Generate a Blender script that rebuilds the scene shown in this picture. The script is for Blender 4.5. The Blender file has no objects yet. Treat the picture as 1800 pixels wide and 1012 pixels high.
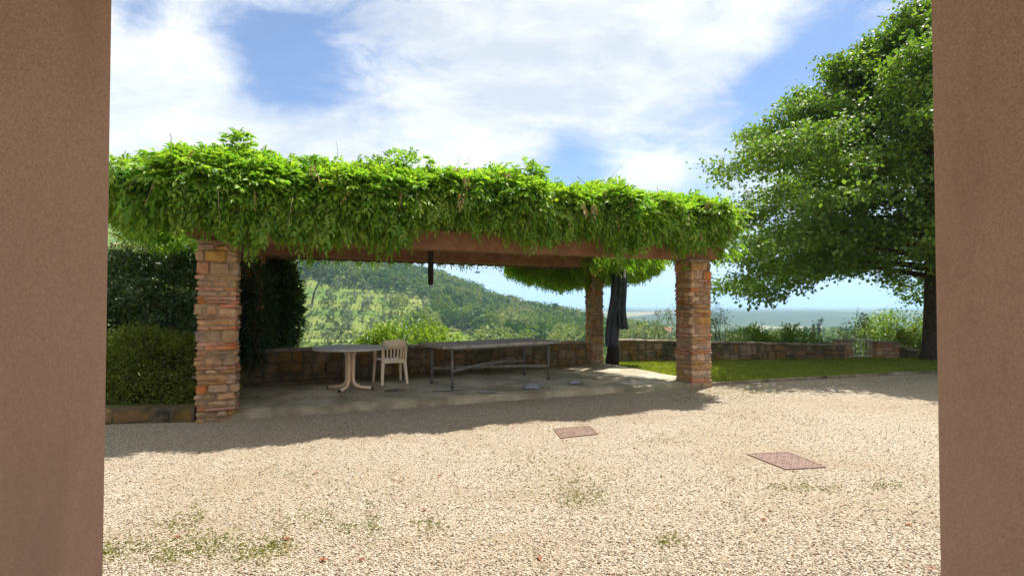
import bpy, bmesh, math, random
import numpy as np
from mathutils import Vector
random.seed(7)
rng = np.random.default_rng(7)
sc = bpy.context.scene
COL = sc.collection

# ------------------------------------------------------------------ camera
EYE = 1.5; F = 960.0; CX = 900.0; HY = 538.0
cam_d = bpy.data.cameras.new('camera'); cam = bpy.data.objects.new('camera', cam_d); COL.objects.link(cam)
cam_d.sensor_width = 36.0; cam_d.lens = 36.0 * F / 1800.0
cam_d.clip_start = 0.05; cam_d.clip_end = 90000
PITCH = math.radians(1.2)
cam.location = (0, 0, EYE); cam.rotation_euler = (math.radians(90) + PITCH, 0, 0)
cam_d.shift_y = (HY - 506 - F * math.tan(PITCH)) / 1800.0
sc.camera = cam
sc.render.resolution_x = 1024; sc.render.resolution_y = 575

# ------------------------------------------------------------------ light
SUNV = Vector((0.34, 0.41, 1.0)).normalized()          # towards the sun
sun_d = bpy.data.lights.new('sun', 'SUN'); sun_d.energy = 2.15; sun_d.angle = math.radians(0.55)
sun_d.color = (1.0, 0.955, 0.88)
sun = bpy.data.objects.new('sun', sun_d); COL.objects.link(sun)
sun.rotation_euler = (-SUNV).to_track_quat('-Z', 'Y').to_euler()
SUN_EL = math.asin(SUNV.z); SUN_AZ = math.atan2(SUNV.x, SUNV.y)
sc.view_settings.view_transform = 'Standard'; sc.view_settings.look = 'None'
sc.view_settings.exposure = 2.15; sc.view_settings.gamma = 1.0
sc.cycles.diffuse_bounces = 6; sc.cycles.transmission_bounces = 6; sc.cycles.volume_bounces = 1; sc.cycles.max_bounces = 10

class NT:
    def __init__(s, tree): s.t = tree; s.n = tree.nodes; s.l = tree.links
    def node(s, typ, **kw):
        nd = s.n.new(typ)
        for k, v in kw.items():
            if k.startswith('_'): setattr(nd, k[1:], v)
        return nd
    def put(s, sock, v):
        if hasattr(v, 'is_output') or isinstance(v, bpy.types.NodeSocket): s.l.new(v, sock)
        else: sock.default_value = v
    def math(s, op, a, b=None, c=None, clamp=False):
        nd = s.n.new('ShaderNodeMath'); nd.operation = op; nd.use_clamp = clamp
        s.put(nd.inputs[0], a)
        if b is not None: s.put(nd.inputs[1], b)
        if c is not None: s.put(nd.inputs[2], c)
        return nd.outputs[0]
    def vmath(s, op, a, b=None):
        nd = s.n.new('ShaderNodeVectorMath'); nd.operation = op
        s.put(nd.inputs[0], a)
        if b is not None: s.put(nd.inputs[1], b)
        return nd.outputs['Value'] if op in ('DOT_PRODUCT', 'LENGTH') else nd.outputs[0]
    def mix(s, f, a, b):
        nd = s.n.new('ShaderNodeMix'); nd.data_type = 'RGBA'
        s.put(nd.inputs[0], f); s.put(nd.inputs[6], a); s.put(nd.inputs[7], b)
        return nd.outputs[2]
    def noise(s, vec, scale, detail=4, rough=0.55, dist=0.0, out='Fac'):
        nd = s.n.new('ShaderNodeTexNoise')
        if vec is not None: s.put(nd.inputs['Vector'], vec)
        nd.inputs['Scale'].default_value = scale; nd.inputs['Detail'].default_value = detail
        nd.inputs['Roughness'].default_value = rough; nd.inputs['Distortion'].default_value = dist
        return nd.outputs[out]
    def voro(s, vec, scale, feature='F1', out='Color', rand=1.0):
        nd = s.n.new('ShaderNodeTexVoronoi'); nd.feature = feature
        if vec is not None: s.put(nd.inputs['Vector'], vec)
        nd.inputs['Scale'].default_value = scale; nd.inputs['Randomness'].default_value = rand
        return nd.outputs[out]
    def ramp(s, f, stops, interp='LINEAR'):
        nd = s.n.new('ShaderNodeValToRGB'); cr = nd.color_ramp; cr.interpolation = interp
        while len(cr.elements) < len(stops): cr.elements.new(0.5)
        for e, (p, c) in zip(cr.elements, stops):
            e.position = p; e.color = (c[0], c[1], c[2], 1) if not isinstance(c, (int, float)) else (c, c, c, 1)
        s.put(nd.inputs[0], f); return nd.outputs[0]
    def smooth(s, f, lo, hi):
        nd = s.n.new('ShaderNodeMapRange'); nd.interpolation_type = 'SMOOTHSTEP'
        s.put(nd.inputs[0], f); nd.inputs[1].default_value = lo; nd.inputs[2].default_value = hi
        return nd.outputs[0]
    def scale(s, vec, v):
        nd = s.n.new('ShaderNodeMapping'); s.put(nd.inputs[0], vec); nd.inputs['Scale'].default_value = v
        return nd.outputs[0]

# ------------------------------------------------------------------ sky
world = bpy.data.worlds.new('World'); sc.world = world; world.use_nodes = True
w = NT(world.node_tree); w.n.clear()
wo = w.node('ShaderNodeOutputWorld'); bg = w.node('ShaderNodeBackground'); w.l.new(bg.outputs[0], wo.inputs[0])
sky = w.node('ShaderNodeTexSky'); sky.sky_type = 'NISHITA'; sky.sun_disc = False
sky.sun_elevation = SUN_EL; sky.sun_rotation = SUN_AZ; sky.altitude = 250
sky.air_density = 0.5; sky.dust_density = 0.1; sky.ozone_density = 4.0
SKY_S = 0.05
bg.inputs[1].default_value = SKY_S
tc = w.node('ShaderNodeTexCoord'); d = w.vmath('NORMALIZE', tc.outputs['Generated'])
sep = w.node('ShaderNodeSeparateXYZ'); w.l.new(d, sep.inputs[0])
dx, dy, dz = sep.outputs
zz = w.math('MAXIMUM', w.math('ADD', dz, 0.16), 0.05)
comb = w.node('ShaderNodeCombineXYZ')
w.put(comb.inputs[0], w.math('DIVIDE', dx, zz)); w.put(comb.inputs[1], w.math('DIVIDE', dy, zz))
rot = w.node('ShaderNodeMapping'); w.l.new(comb.outputs[0], rot.inputs[0])
rot.inputs['Rotation'].default_value = (0, 0, math.radians(-38)); rot.inputs['Scale'].default_value = (1.0, 1.7, 1.0)
rot.inputs['Location'].default_value = (3.1, 1.7, 0.4)
n1 = w.noise(rot.outputs[0], 0.75, 8, 0.56, 0.35)
n2 = w.noise(w.scale(d, (1, 1, 2.2)), 7.5, 9, 0.66, 0.5)
def skydir(px, py):
    return Vector(((px - CX) / F, 1.0, (HY - py) / F)).normalized()
val = w.math('ADD', w.math('MULTIPLY', n1, 0.60), w.math('MULTIPLY', n2, 0.46))
for px, py, k, a in [(300, 110, 40, .06), (1060, 110, 40, .06), (860, 40, 60, .04), (1330, 40, 60, .05), (1250, 255, 260, .10), (1148, 312, 900, .16), (900, 250, 90, .05),
                     (490, 50, 200, -.24), (455, 125, 420, -.14), (560, 150, 300, -.16), (650, 180, 380, -.09), (720, 110, 300, -.08), (830, 150, 500, -.08),
                     (1030, 290, 300, -.24), (1180, 262, 420, -.18), (1340, 205, 300, -.20), (1410, 130, 220, -.18), (1540, 60, 160, -.22), (1240, 335, 300, -.20), (230, 15, 600, -.20), (960, 300, 300, -.10)]:
    g = w.math('POWER', 2.718, w.math('MULTIPLY', w.math('SUBTRACT', w.vmath('DOT_PRODUCT', d, skydir(px, py)), 1.0), float(k)))
    val = w.math('MULTIPLY_ADD', g, a, val)
cover = w.math('MULTIPLY_ADD', w.smooth(val, 0.255, 0.53), 0.94, 0.06)
horizon_soft = w.smooth(dz, 0.0, 0.16)
cover = w.math('MULTIPLY', cover, w.math('MULTIPLY_ADD', horizon_soft, 0.6, 0.4))
n3 = w.math('ADD', w.math('MULTIPLY', w.noise(rot.outputs[0], 1.6, 6, 0.6, 0.2), 0.5), w.math('MULTIPLY', w.noise(w.scale(d, (1, 1, 2.4)), 4.0, 7, 0.62, 0.4), 0.5))
cshade = w.ramp(n3, [(0.40, (3.35, 3.5, 3.75)), (0.61, (5.8, 5.65, 5.5))])
veil = w.math('MULTIPLY', w.math('SUBTRACT', 1.0, w.smooth(dz, 0.0, 0.22)), 0.75)
skyc = w.mix(veil, sky.outputs[0], (3.1, 3.5, 4.1, 1))
w.l.new(w.mix(cover, skyc, cshade), bg.inputs[0])

# ------------------------------------------------------------------ helpers
ORG = {}
def setp(o, label=None, cat=None, group=None, kind=None):
    if label: o['label'] = label
    if cat: o['category'] = cat
    if group: o['group'] = group
    if kind: o['kind'] = kind
    return o
def thing(name, label, cat, loc, group=None):
    o = bpy.data.objects.new(name, None); COL.objects.link(o); o.location = loc
    o.empty_display_size = 0.2
    ORG[o.name] = Vector(loc)
    return setp(o, label, cat, group)
def mk(name, V, Fc, mat, parent=None, smooth=False, loc=None):
    """one mesh object from world-space verts; origin at loc (or at its thing's base)"""
    V = np.asarray(V, dtype=np.float32).reshape(-1, 3)
    org = ORG[parent.name] if parent is not None else Vector(loc if loc is not None else (0, 0, 0))
    V = V - np.array(org, dtype=np.float32)
    me = bpy.data.meshes.new(name)
    if isinstance(Fc, np.ndarray):
        nf, k = Fc.shape
        me.vertices.add(len(V)); me.vertices.foreach_set('co', V.ravel())
        me.loops.add(nf * k); me.loops.foreach_set('vertex_index', Fc.astype(np.int32).ravel())
        me.polygons.add(nf); me.polygons.foreach_set('loop_start', np.arange(0, nf * k, k, dtype=np.int32))
        try: me.polygons.foreach_set('loop_total', np.full(nf, k, dtype=np.int32))
        except Exception: pass
        me.update(calc_edges=True)
    else:
        me.from_pydata(V.tolist(), [], Fc); me.update()
    if smooth: me.polygons.foreach_set('use_smooth', np.ones(len(me.polygons), dtype=bool))
    if mat is not None: me.materials.append(mat)
    o = bpy.data.objects.new(name, me); COL.objects.link(o)
    if parent is not None: o.parent = parent
    else: o.location = org
    ORG[o.name] = org
    return o
class MB:
    def __init__(s): s.V = []; s.F = []
    def add(s, V, Fs):
        b = len(s.V); s.V.extend([tuple(v) for v in V]); s.F.extend([tuple(i + b for i in f) for f in Fs]); return s
    def box(s, x0, y0, z0, x1, y1, z1):
        return s.obox(((x0 + x1) / 2, (y0 + y1) / 2, (z0 + z1) / 2), (x1 - x0, y1 - y0, z1 - z0))
    def obox(s, c, size, ax=None, bev=0.0, jit=0.0):
        V, Fs = chamfer(size, bev, jit) if bev > 0 else boxv(size)
        ex, ey, ez = ax if ax else (Vector((1, 0, 0)), Vector((0, 1, 0)), Vector((0, 0, 1)))
        c = Vector(c)
        return s.add([c + ex * v[0] + ey * v[1] + ez * v[2] for v in V], Fs)
    def tube(s, pts, rad, n=8, caps=True, squash=None):
        pts = [Vector(p) for p in pts]; m = len(pts)
        if not hasattr(rad, '__len__'): rad = [rad] * m
        V = []; Fs = []; up = None
        for i, p in enumerate(pts):
            t = (pts[min(i + 1, m - 1)] - pts[max(i - 1, 0)]).normalized()
            if up is None: up = t.orthogonal().normalized()
            up = (up - t * up.dot(t)).normalized(); sd = t.cross(up)
            for k in range(n):
                a = 2 * math.pi * k / n
                V.append(p + (up * math.cos(a) + sd * math.sin(a)) * rad[i])
        for i in range(m - 1):
            for k in range(n):
                a = i * n + k; b = i * n + (k + 1) % n
                Fs.append((a, b, b + n, a + n))
        if caps: Fs.append(tuple(range(n))[::-1]); Fs.append(tuple(range((m - 1) * n, m * n)))
        return s.add(V, Fs)
    def build(s, name, mat, parent=None, smooth=False, loc=None): return mk(name, s.V, s.F, mat, parent, smooth, loc)
def boxv(size):
    a, b, c = [q / 2 for q in size]
    V = [(-a, -b, -c), (a, -b, -c), (a, b, -c), (-a, b, -c), (-a, -b, c), (a, -b, c), (a, b, c), (-a, b, c)]
    return V, [(0, 3, 2, 1), (4, 5, 6, 7), (0, 1, 5, 4), (1, 2, 6, 5), (2, 3, 7, 6), (3, 0, 4, 7)]
_bm = bmesh.new(); bmesh.ops.create_cube(_bm, size=1.0)
bmesh.ops.bevel(_bm, geom=_bm.edges[:], offset=0.1, segments=1, affect='EDGES', profile=0.5)
_bm.verts.ensure_lookup_table(); CHV = [tuple(v.co) for v in _bm.verts]; CHF = [tuple(v.index for v in f.verts) for f in _bm.faces]; _bm.free()
def chamfer(size, r, jit=0.0):
    r = min(r, min(size) * 0.45); V = []
    for v in CHV:
        q = []
        for c, sz in zip(v, size):
            q.append(math.copysign(sz / 2 - (0 if abs(c) > 0.45 else r), c) + random.uniform(-jit, jit))
        V.append(q)
    return V, CHF
def P(px, py, z=0.0):
    dd = (EYE - z) * F / (py - HY); return Vector(((px - CX) / F * dd, dd, z))
def PD(px, py, dd): return Vector(((px - CX) / F * dd, dd, EYE + (HY - py) / F * dd))

# ------------------------------------------------------------------ materials
def new_mat(name):
    m = bpy.data.materials.new(name); m.use_nodes = True; t = NT(m.node_tree); t.n.clear()
    out = t.node('ShaderNodeOutputMaterial'); b = t.node('ShaderNodeBsdfPrincipled'); t.l.new(b.outputs[0], out.inputs[0])
    return m, t, b, out
def bump(t, b, h, strength, dist=0.02):
    nd = t.node('ShaderNodeBump'); nd.inputs['Strength'].default_value = strength; nd.inputs['Distance'].default_value = dist
    t.put(nd.inputs['Height'], h); t.l.new(nd.outputs[0], b.inputs['Normal'])
def objco(t): return t.node('ShaderNodeTexCoord').outputs['Object']
def leaf_mat(name, c0, c1, trans=0.45, rough=0.45, tcol=None, spec=0.4, patch=0.25):
    m, t, b, out = new_mat(name)
    g = t.node('ShaderNodeNewGeometry'); r = g.outputs['Random Per Island']
    f = t.math('MULTIPLY_ADD', t.noise(objco(t), 1.1, 3), 0.9, t.math('MULTIPLY_ADD', r, 0.75, -0.33), clamp=True)
    c = t.mix(f, (*c0, 1), (*c1, 1))
    t.put(b.inputs['Base Color'], c); b.inputs['Roughness'].default_value = rough; b.inputs['Specular IOR Level'].default_value = spec
    tr = t.node('ShaderNodeBsdfTranslucent')
    k = tcol or (1.5, 1.35, 0.55)
    t.put(tr.inputs[0], t.vmath('MULTIPLY', c, k))
    mx = t.node('ShaderNodeMixShader'); mx.inputs[0].default_value = trans
    t.l.new(b.outputs[0], mx.inputs[1]); t.l.new(tr.outputs[0], mx.inputs[2]); t.l.new(mx.outputs[0], out.inputs[0])
    return m
def rough_mat(name, c0, c1, scale=6, rough=0.85, bs=0.5, bd=0.01, objrand=0.0, c2=None, bscale=None, spec=0.3, huev=0.03):
    m, t, b, out = new_mat(name); co = objco(t)
    f = t.smooth(t.noise(co, scale, 6, 0.6), 0.33, 0.67)
    c = t.mix(f, (*c0, 1), (*c1, 1))
    if c2: c = t.mix(t.smooth(t.noise(co, scale * 0.43, 4, 0.65), 0.5, 0.66), c, (*c2, 1))
    if objrand:
        r = t.node('ShaderNodeObjectInfo').outputs['Random']
        hs = t.node('ShaderNodeHueSaturation'); t.put(hs.inputs['Color'], c)
        t.put(hs.inputs['Value'], t.math('MULTIPLY_ADD', r, objrand, 1 - objrand / 2))
        t.put(hs.inputs['Hue'], t.math('MULTIPLY_ADD', t.math('FRACT', t.math('MULTIPLY', r, 7.3)), huev, 0.503 - huev / 2))
        t.put(hs.inputs['Saturation'], t.math('MULTIPLY_ADD', t.math('FRACT', t.math('MULTIPLY', r, 3.7)), 0.5, 0.75))
        c = hs.outputs[0]
    t.put(b.inputs['Base Color'], c); b.inputs['Roughness'].default_value = rough; b.inputs['Specular IOR Level'].default_value = spec
    bump(t, b, t.noise(co, bscale or scale * 5, 6, 0.65), bs, bd)
    return m
M = {}
M['wisteria'] = leaf_mat('wisteria_leaf', (0.100, 0.260, 0.026), (0.360, 0.460, 0.058), 0.52, 0.42, (1.2, 1.35, 0.5))
M['linden'] = leaf_mat('linden_leaf', (0.060, 0.145, 0.020), (0.25, 0.330, 0.055), 0.42, 0.55, (1.15, 1.3, 0.5))
M['laurel'] = leaf_mat('laurel_leaf', (0.024, 0.058, 0.016), (0.062, 0.115, 0.028), 0.25, 0.42)
M['box_leaf'] = leaf_mat('box_leaf', (0.075, 0.13, 0.016), (0.23, 0.27, 0.032), 0.3, 0.45)
M['bright_leaf'] = leaf_mat('bright_leaf', (0.065, 0.165, 0.018), (0.25, 0.36, 0.05), 0.45, 0.35)
M['pale_leaf'] = leaf_mat('pale_leaf', (0.055, 0.10, 0.03), (0.14, 0.19, 0.05), 0.4, 0.5)
M['olive_leaf'] = leaf_mat('olive_leaf', (0.09, 0.13, 0.07), (0.19, 0.23, 0.13), 0.3, 0.5, (1.2, 1.2, 0.8))
M['far_leaf'] = leaf_mat('far_leaf', (0.022, 0.052, 0.012), (0.085, 0.13, 0.026), 0.25, 0.6)
def tint_mat(name, stops, trans):
    m, t, b, out = new_mat(name); at = t.node('ShaderNodeAttribute'); at.attribute_name = 'tint'
    r = t.node('ShaderNodeNewGeometry').outputs['Random Per Island']
    c = t.ramp(t.math('MULTIPLY_ADD', r, 0.22, t.math('MULTIPLY_ADD', at.outputs['Fac'], 0.9, -0.06), clamp=True), stops)
    t.put(b.inputs['Base Color'], c); b.inputs['Roughness'].default_value = 0.6; b.inputs['Specular IOR Level'].default_value = 0.2
    tr = t.node('ShaderNodeBsdfTranslucent'); t.put(tr.inputs[0], t.vmath('MULTIPLY', c, (1.4, 1.3, 0.6)))
    mx = t.node('ShaderNodeMixShader'); mx.inputs[0].default_value = trans
    t.l.new(b.outputs[0], mx.inputs[1]); t.l.new(tr.outputs[0], mx.inputs[2]); t.l.new(mx.outputs[0], out.inputs[0])
    return m
M['wood_leaf'] = tint_mat('wood_leaf', [(0.0, (0.025, 0.070, 0.016)), (0.3, (0.055, 0.125, 0.024)), (0.6, (0.11, 0.19, 0.034)), (0.85, (0.19, 0.25, 0.055)), (1.0, (0.23, 0.26, 0.11))], 0.25)
M['cypress_leaf'] = leaf_mat('cypress_leaf', (0.010, 0.026, 0.012), (0.022, 0.045, 0.018), 0.1, 0.6)
M['grass'] = leaf_mat('grass_blade', (0.12, 0.21, 0.022), (0.32, 0.36, 0.06), 0.45, 0.5)
M['weed'] = leaf_mat('weed_blade', (0.10, 0.15, 0.022), (0.27, 0.27, 0.06), 0.35, 0.5)
M['withered'] = leaf_mat('withered_leaf', (0.20, 0.13, 0.045), (0.36, 0.28, 0.09), 0.3, 0.6)
M['dry_leaf'] = leaf_mat('dry_leaf', (0.22, 0.05, 0.02), (0.34, 0.13, 0.05), 0.2, 0.6)
M['bark'] = rough_mat('bark', (0.045, 0.032, 0.022), (0.09, 0.066, 0.045), 9, 0.95, 0.9, 0.03)
M['dark_bark'] = rough_mat('dark_bark', (0.022, 0.018, 0.015), (0.05, 0.04, 0.03), 12, 0.95, 0.9, 0.02)
M['stem'] = rough_mat('vine_stem', (0.10, 0.08, 0.035), (0.20, 0.15, 0.08), 12, 0.8, 0.3)
M['stone'] = rough_mat('column_stone', (0.37, 0.205, 0.105), (0.50, 0.305, 0.165), 7, 0.9, 0.75, 0.02, 0.45, (0.24, 0.15, 0.085), huev=0.016)
M['brick'] = rough_mat('red_brick', (0.42, 0.155, 0.085), (0.52, 0.245, 0.145), 9, 0.9, 0.6, 0.012, 0.3, (0.34, 0.20, 0.125), huev=0.012)
M['mortar'] = rough_mat('mortar', (0.27, 0.185, 0.115), (0.36, 0.255, 0.165), 14, 0.95, 0.8, 0.02)
M['wallstone'] = rough_mat('wall_stone', (0.13, 0.086, 0.042), (0.27, 0.155, 0.068), 3.2, 0.92, 0.8, 0.02, 0.38, (0.055, 0.05, 0.026), huev=0.012)
M['wallmortar'] = rough_mat('wall_mortar', (0.085, 0.066, 0.036), (0.14, 0.105, 0.058), 5, 0.95, 0.8, 0.02)
M['coping'] = rough_mat('coping_stone', (0.17, 0.125, 0.085), (0.30, 0.23, 0.16), 6, 0.9, 0.6, 0.012, 0.4, (0.09, 0.085, 0.05))
M['beam'] = rough_mat('beam_wood', (0.22, 0.105, 0.055), (0.32, 0.165, 0.09), 5, 0.8, 0.5, 0.01)
M['rafter'] = rough_mat('rafter_wood', (0.10, 0.055, 0.032), (0.17, 0.09, 0.05), 7, 0.85, 0.5, 0.01)
M['roofsheet'] = rough_mat('corrugated_sheet', (0.12, 0.065, 0.042), (0.18, 0.10, 0.07), 4, 0.8, 0.2, 0.01)
M['plaster'] = None
M['table_top'] = rough_mat('weathered_top', (0.28, 0.245, 0.205), (0.42, 0.375, 0.32), 8, 0.75, 0.4, 0.006, 0, (0.20, 0.175, 0.14))
M['round_top'] = rough_mat('round_table_top', (0.40, 0.37, 0.34), (0.52, 0.48, 0.44), 9, 0.6, 0.3, 0.004)
M['tan'] = rough_mat('tan_tube', (0.76, 0.53, 0.34), (0.82, 0.60, 0.41), 6, 0.4, 0.08, 0.003, 0, None, None, 0.5)
M['plastic'] = rough_mat('beige_plastic', (0.80, 0.63, 0.43), (0.84, 0.67, 0.48), 5, 0.35, 0.05, 0.002, 0, None, None, 0.5)
M['capdark'] = rough_mat('dark_cap', (0.03, 0.028, 0.025), (0.05, 0.045, 0.04), 9, 0.6, 0.1)
M['iron'] = rough_mat('grey_iron', (0.12, 0.108, 0.094), (0.20, 0.18, 0.155), 12, 0.55, 0.3, 0.003)
M['rust'] = rough_mat('rusty_plate', (0.15, 0.085, 0.062), (0.24, 0.15, 0.115), 18, 0.7, 0.5, 0.004, 0.2)
M['cloth'] = rough_mat('dark_cloth', (0.028, 0.034, 0.046), (0.055, 0.062, 0.078), 6, 0.75, 0.5, 0.01)
M['pale_metal'] = rough_mat('pale_gate_metal', (0.42, 0.40, 0.36), (0.55, 0.52, 0.47), 12, 0.5, 0.2, 0.003)
M['white'] = rough_mat('white_plastic', (0.75, 0.75, 0.74), (0.8, 0.8, 0.79), 8, 0.4, 0.05)
M['whitewash'] = rough_mat('house_plaster', (0.42, 0.33, 0.24), (0.52, 0.42, 0.31), 0.8, 0.9, 0.2)
M['rooftile'] = rough_mat('terracotta_roof', (0.36, 0.14, 0.08), (0.46, 0.21, 0.13), 1.5, 0.9, 0.4)
M['glassdark'] = rough_mat('window_glass', (0.03, 0.035, 0.04), (0.05, 0.05, 0.055), 1, 0.1, 0.0)

m, t, b, out = new_mat('pier_plaster'); co = objco(t)           # brown granular render of the portico
sp = t.voro(co, 190, 'F1', 'Color'); spv = t.node('ShaderNodeSeparateColor'); t.l.new(sp, spv.inputs[0])
c = t.mix(t.smooth(t.noise(co, 1.3, 4), 0.3, 0.7), (0.50, 0.322, 0.238, 1), (0.55, 0.362, 0.272, 1))
c = t.mix(t.math('MULTIPLY', spv.outputs[0], 0.55), c, (0.30, 0.185, 0.13, 1))
fl = t.math('MULTIPLY', t.math('LESS_THAN', t.voro(co, 40, 'F1', 'Distance'), 0.075), t.math('GREATER_THAN', t.noise(co, 23, 2), 0.56))
c = t.mix(t.math('MULTIPLY', fl, 0.6), c, (0.46, 0.33, 0.26, 1))
t.put(b.inputs['Base Color'], c); b.inputs['Roughness'].default_value = 0.95; b.inputs['Specular IOR Level'].default_value = 0.15
c = t.mix(t.math('MULTIPLY', t.smooth(t.noise(t.scale(co, (1, 1, .35)), 2.6, 6, 0.65, 0.4), 0.46, 0.68), 0.30), c, (0.24, 0.155, 0.11, 1)); t.put(b.inputs['Base Color'], c)
bump(t, b, t.math('ADD', t.math('MULTIPLY_ADD', t.noise(co, 6, 4), 4.0, t.noise(co, 330, 3)), t.noise(co, 60, 3)), 0.45, 0.004); M['plaster'] = m

m, t, b, out = new_mat('gravel_bed'); co = objco(t)             # pale river gravel with dust and worn patches
vc = t.voro(co, 125, 'F1', 'Color'); vs = t.node('ShaderNodeSeparateColor'); t.l.new(vc, vs.inputs[0])
stops = [(0.0, (0.085, 0.055, 0.035)), (0.16, (0.26, 0.21, 0.155)), (0.45, (0.41, 0.35, 0.265)), (0.8, (0.54, 0.48, 0.385)), (1.0, (0.76, 0.72, 0.65))]
c = t.ramp(vs.outputs[0], stops)
vd = t.voro(co, 125, 'F1', 'Distance')
c = t.mix(t.smooth(vd, 0.38, 0.70), c, (0.20, 0.145, 0.085, 1))
c = t.mix(t.math('MULTIPLY', t.smooth(t.noise(co, 0.55, 6, 0.65), 0.42, 0.66), 0.45), c, (0.28, 0.215, 0.13, 1))
c = t.mix(t.math('MULTIPLY', t.smooth(t.noise(co, 2.3, 5, 0.7), 0.60, 0.72), 0.45), c, (0.21, 0.21, 0.07, 1))
c = t.mix(t.math('MULTIPLY', t.smooth(t.noise(t.scale(co, (.35, 1.2, 1)), 0.9, 5, 0.6, 0.3), 0.50, 0.66), 0.35), c, (0.23, 0.165, 0.10, 1))
t.put(b.inputs['Base Color'], c); b.inputs['Roughness'].default_value = 0.9; b.inputs['Specular IOR Level'].default_value = 0.2
bump(t, b, t.math('SUBTRACT', 1.0, vd), 0.55, 0.01); M['gravel'] = m

m, t, b, out = new_mat('pebble')
r = t.node('ShaderNodeNewGeometry').outputs['Random Per Island']
t.put(b.inputs['Base Color'], t.ramp(r, [(0.0, (0.10, 0.06, 0.04)), (0.09, (0.28, 0.14, 0.085)), (0.14, (0.22, 0.18, 0.13)), (0.5, (0.43, 0.375, 0.285)), (0.85, (0.57, 0.515, 0.42)), (1.0, (0.78, 0.74, 0.66))]))
b.inputs['Roughness'].default_value = 0.8; b.inputs['Specular IOR Level'].default_value = 0.25; M['pebble'] = m

m, t, b, out = new_mat('patio_paving'); co = objco(t)           # damp mossy paving
c = t.mix(t.smooth(t.noise(co, 1.7, 6, 0.62), 0.35, 0.65), (0.22, 0.18, 0.11, 1), (0.48, 0.395, 0.27, 1))
c = t.mix(t.math('MULTIPLY', t.smooth(t.noise(co, 0.9, 6, 0.65, 0.4), 0.48, 0.66), 0.75), c, (0.20, 0.20, 0.09, 1))
c = t.mix(t.smooth(t.noise(co, 13, 5, 0.7), 0.66, 0.72), c, (0.50, 0.42, 0.30, 1))
t.put(b.inputs['Base Color'], c); t.put(b.inputs['Roughness'], t.math('MULTIPLY_ADD', t.noise(co, 1.2, 3), 0.6, 0.35))
bump(t, b, t.noise(co, 9, 7, 0.65), 0.55, 0.02); M['paving'] = m

m, t, b, out = new_mat('rain_puddle'); co = objco(t)
b.inputs['Base Color'].default_value = (0.17, 0.17, 0.165, 1); b.inputs['Roughness'].default_value = 0.25; b.inputs['IOR'].default_value = 1.5
bump(t, b, t.noise(co, 14, 3), 0.06, 0.005); M['puddle'] = m

M['lawn'] = rough_mat('lawn_soil', (0.14, 0.19, 0.035), (0.27, 0.28, 0.07), 3, 0.95, 0.8, 0.02, 0, (0.30, 0.235, 0.125))

m, t, b, out = new_mat('countryside'); co = objco(t)            # grass and scrub close by, fields and woods on the plain
n = t.noise(co, 0.035, 6, 0.6); n_b = t.noise(co, 0.22, 5, 0.65)
near = t.mix(t.smooth(n, 0.35, 0.62), (0.085, 0.145, 0.026, 1), (0.185, 0.215, 0.05, 1))
near = t.mix(t.math('MULTIPLY', t.smooth(n_b, 0.5, 0.7), 0.6), near, (0.06, 0.10, 0.02, 1))
near = t.mix(t.math('MULTIPLY', t.smooth(t.noise(co, 0.055, 4, 0.6, 0.3), 0.62, 0.72), 0.8), near, (0.30, 0.22, 0.10, 1))
vf = t.voro(t.scale(co, (1, 0.5, 1)), 0.0035, 'F1', 'Color'); vfs = t.node('ShaderNodeSeparateColor'); t.l.new(vf, vfs.inputs[0])
far = t.ramp(vfs.outputs[0], [(0.0, (0.035, 0.06, 0.02)), (0.35, (0.07, 0.11, 0.03)), (0.6, (0.14, 0.16, 0.06)), (0.85, (0.22, 0.20, 0.11)), (1.0, (0.30, 0.27, 0.22))], 'CONSTANT')
far = t.mix(t.smooth(t.noise(co, 0.0016, 5, 0.6), 0.45, 0.6), far, (0.04, 0.065, 0.022, 1))
L = t.vmath('LENGTH', co)
t.put(b.inputs['Base Color'], t.mix(t.smooth(L, 600, 1300), near, far)); b.inputs['Roughness'].default_value = 0.95
b.inputs['Specular IOR Level'].default_value = 0.1
bump(t, b, t.noise(co, 1.2, 5), 0.6, 0.3); M['land'] = m

# ------------------------------------------------------------------ pergola frame of reference
A = Vector((-4.08, 7.06, 0)); E = Vector((0.9286, 0.3711, 0)); N = Vector((-0.3711, 0.9286, 0)); UP = Vector((0, 0, 1))
def G(s, t_, z=0.0): return A + E * s + N * t_ + UP * z
def s_of(px, t_):
    u = (px - CX) / F; p = A + N * t_
    return (u * p.y - p.x) / (E.x - u * E.y)
SLAB = 0.11
# wall lines (inner faces)
WB0 = P(470, 672, SLAB); WB1 = P(1034, 640, SLAB)
wdir = (WB1 - WB0).normalized(); wdir.z = 0; wdir.normalize()
WL = WB0 - wdir * 0.75
WR0 = P(1088, 637.5); WR1 = P(1484, 632.5)
rdir = (WR1 - WR0).normalized()

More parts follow.
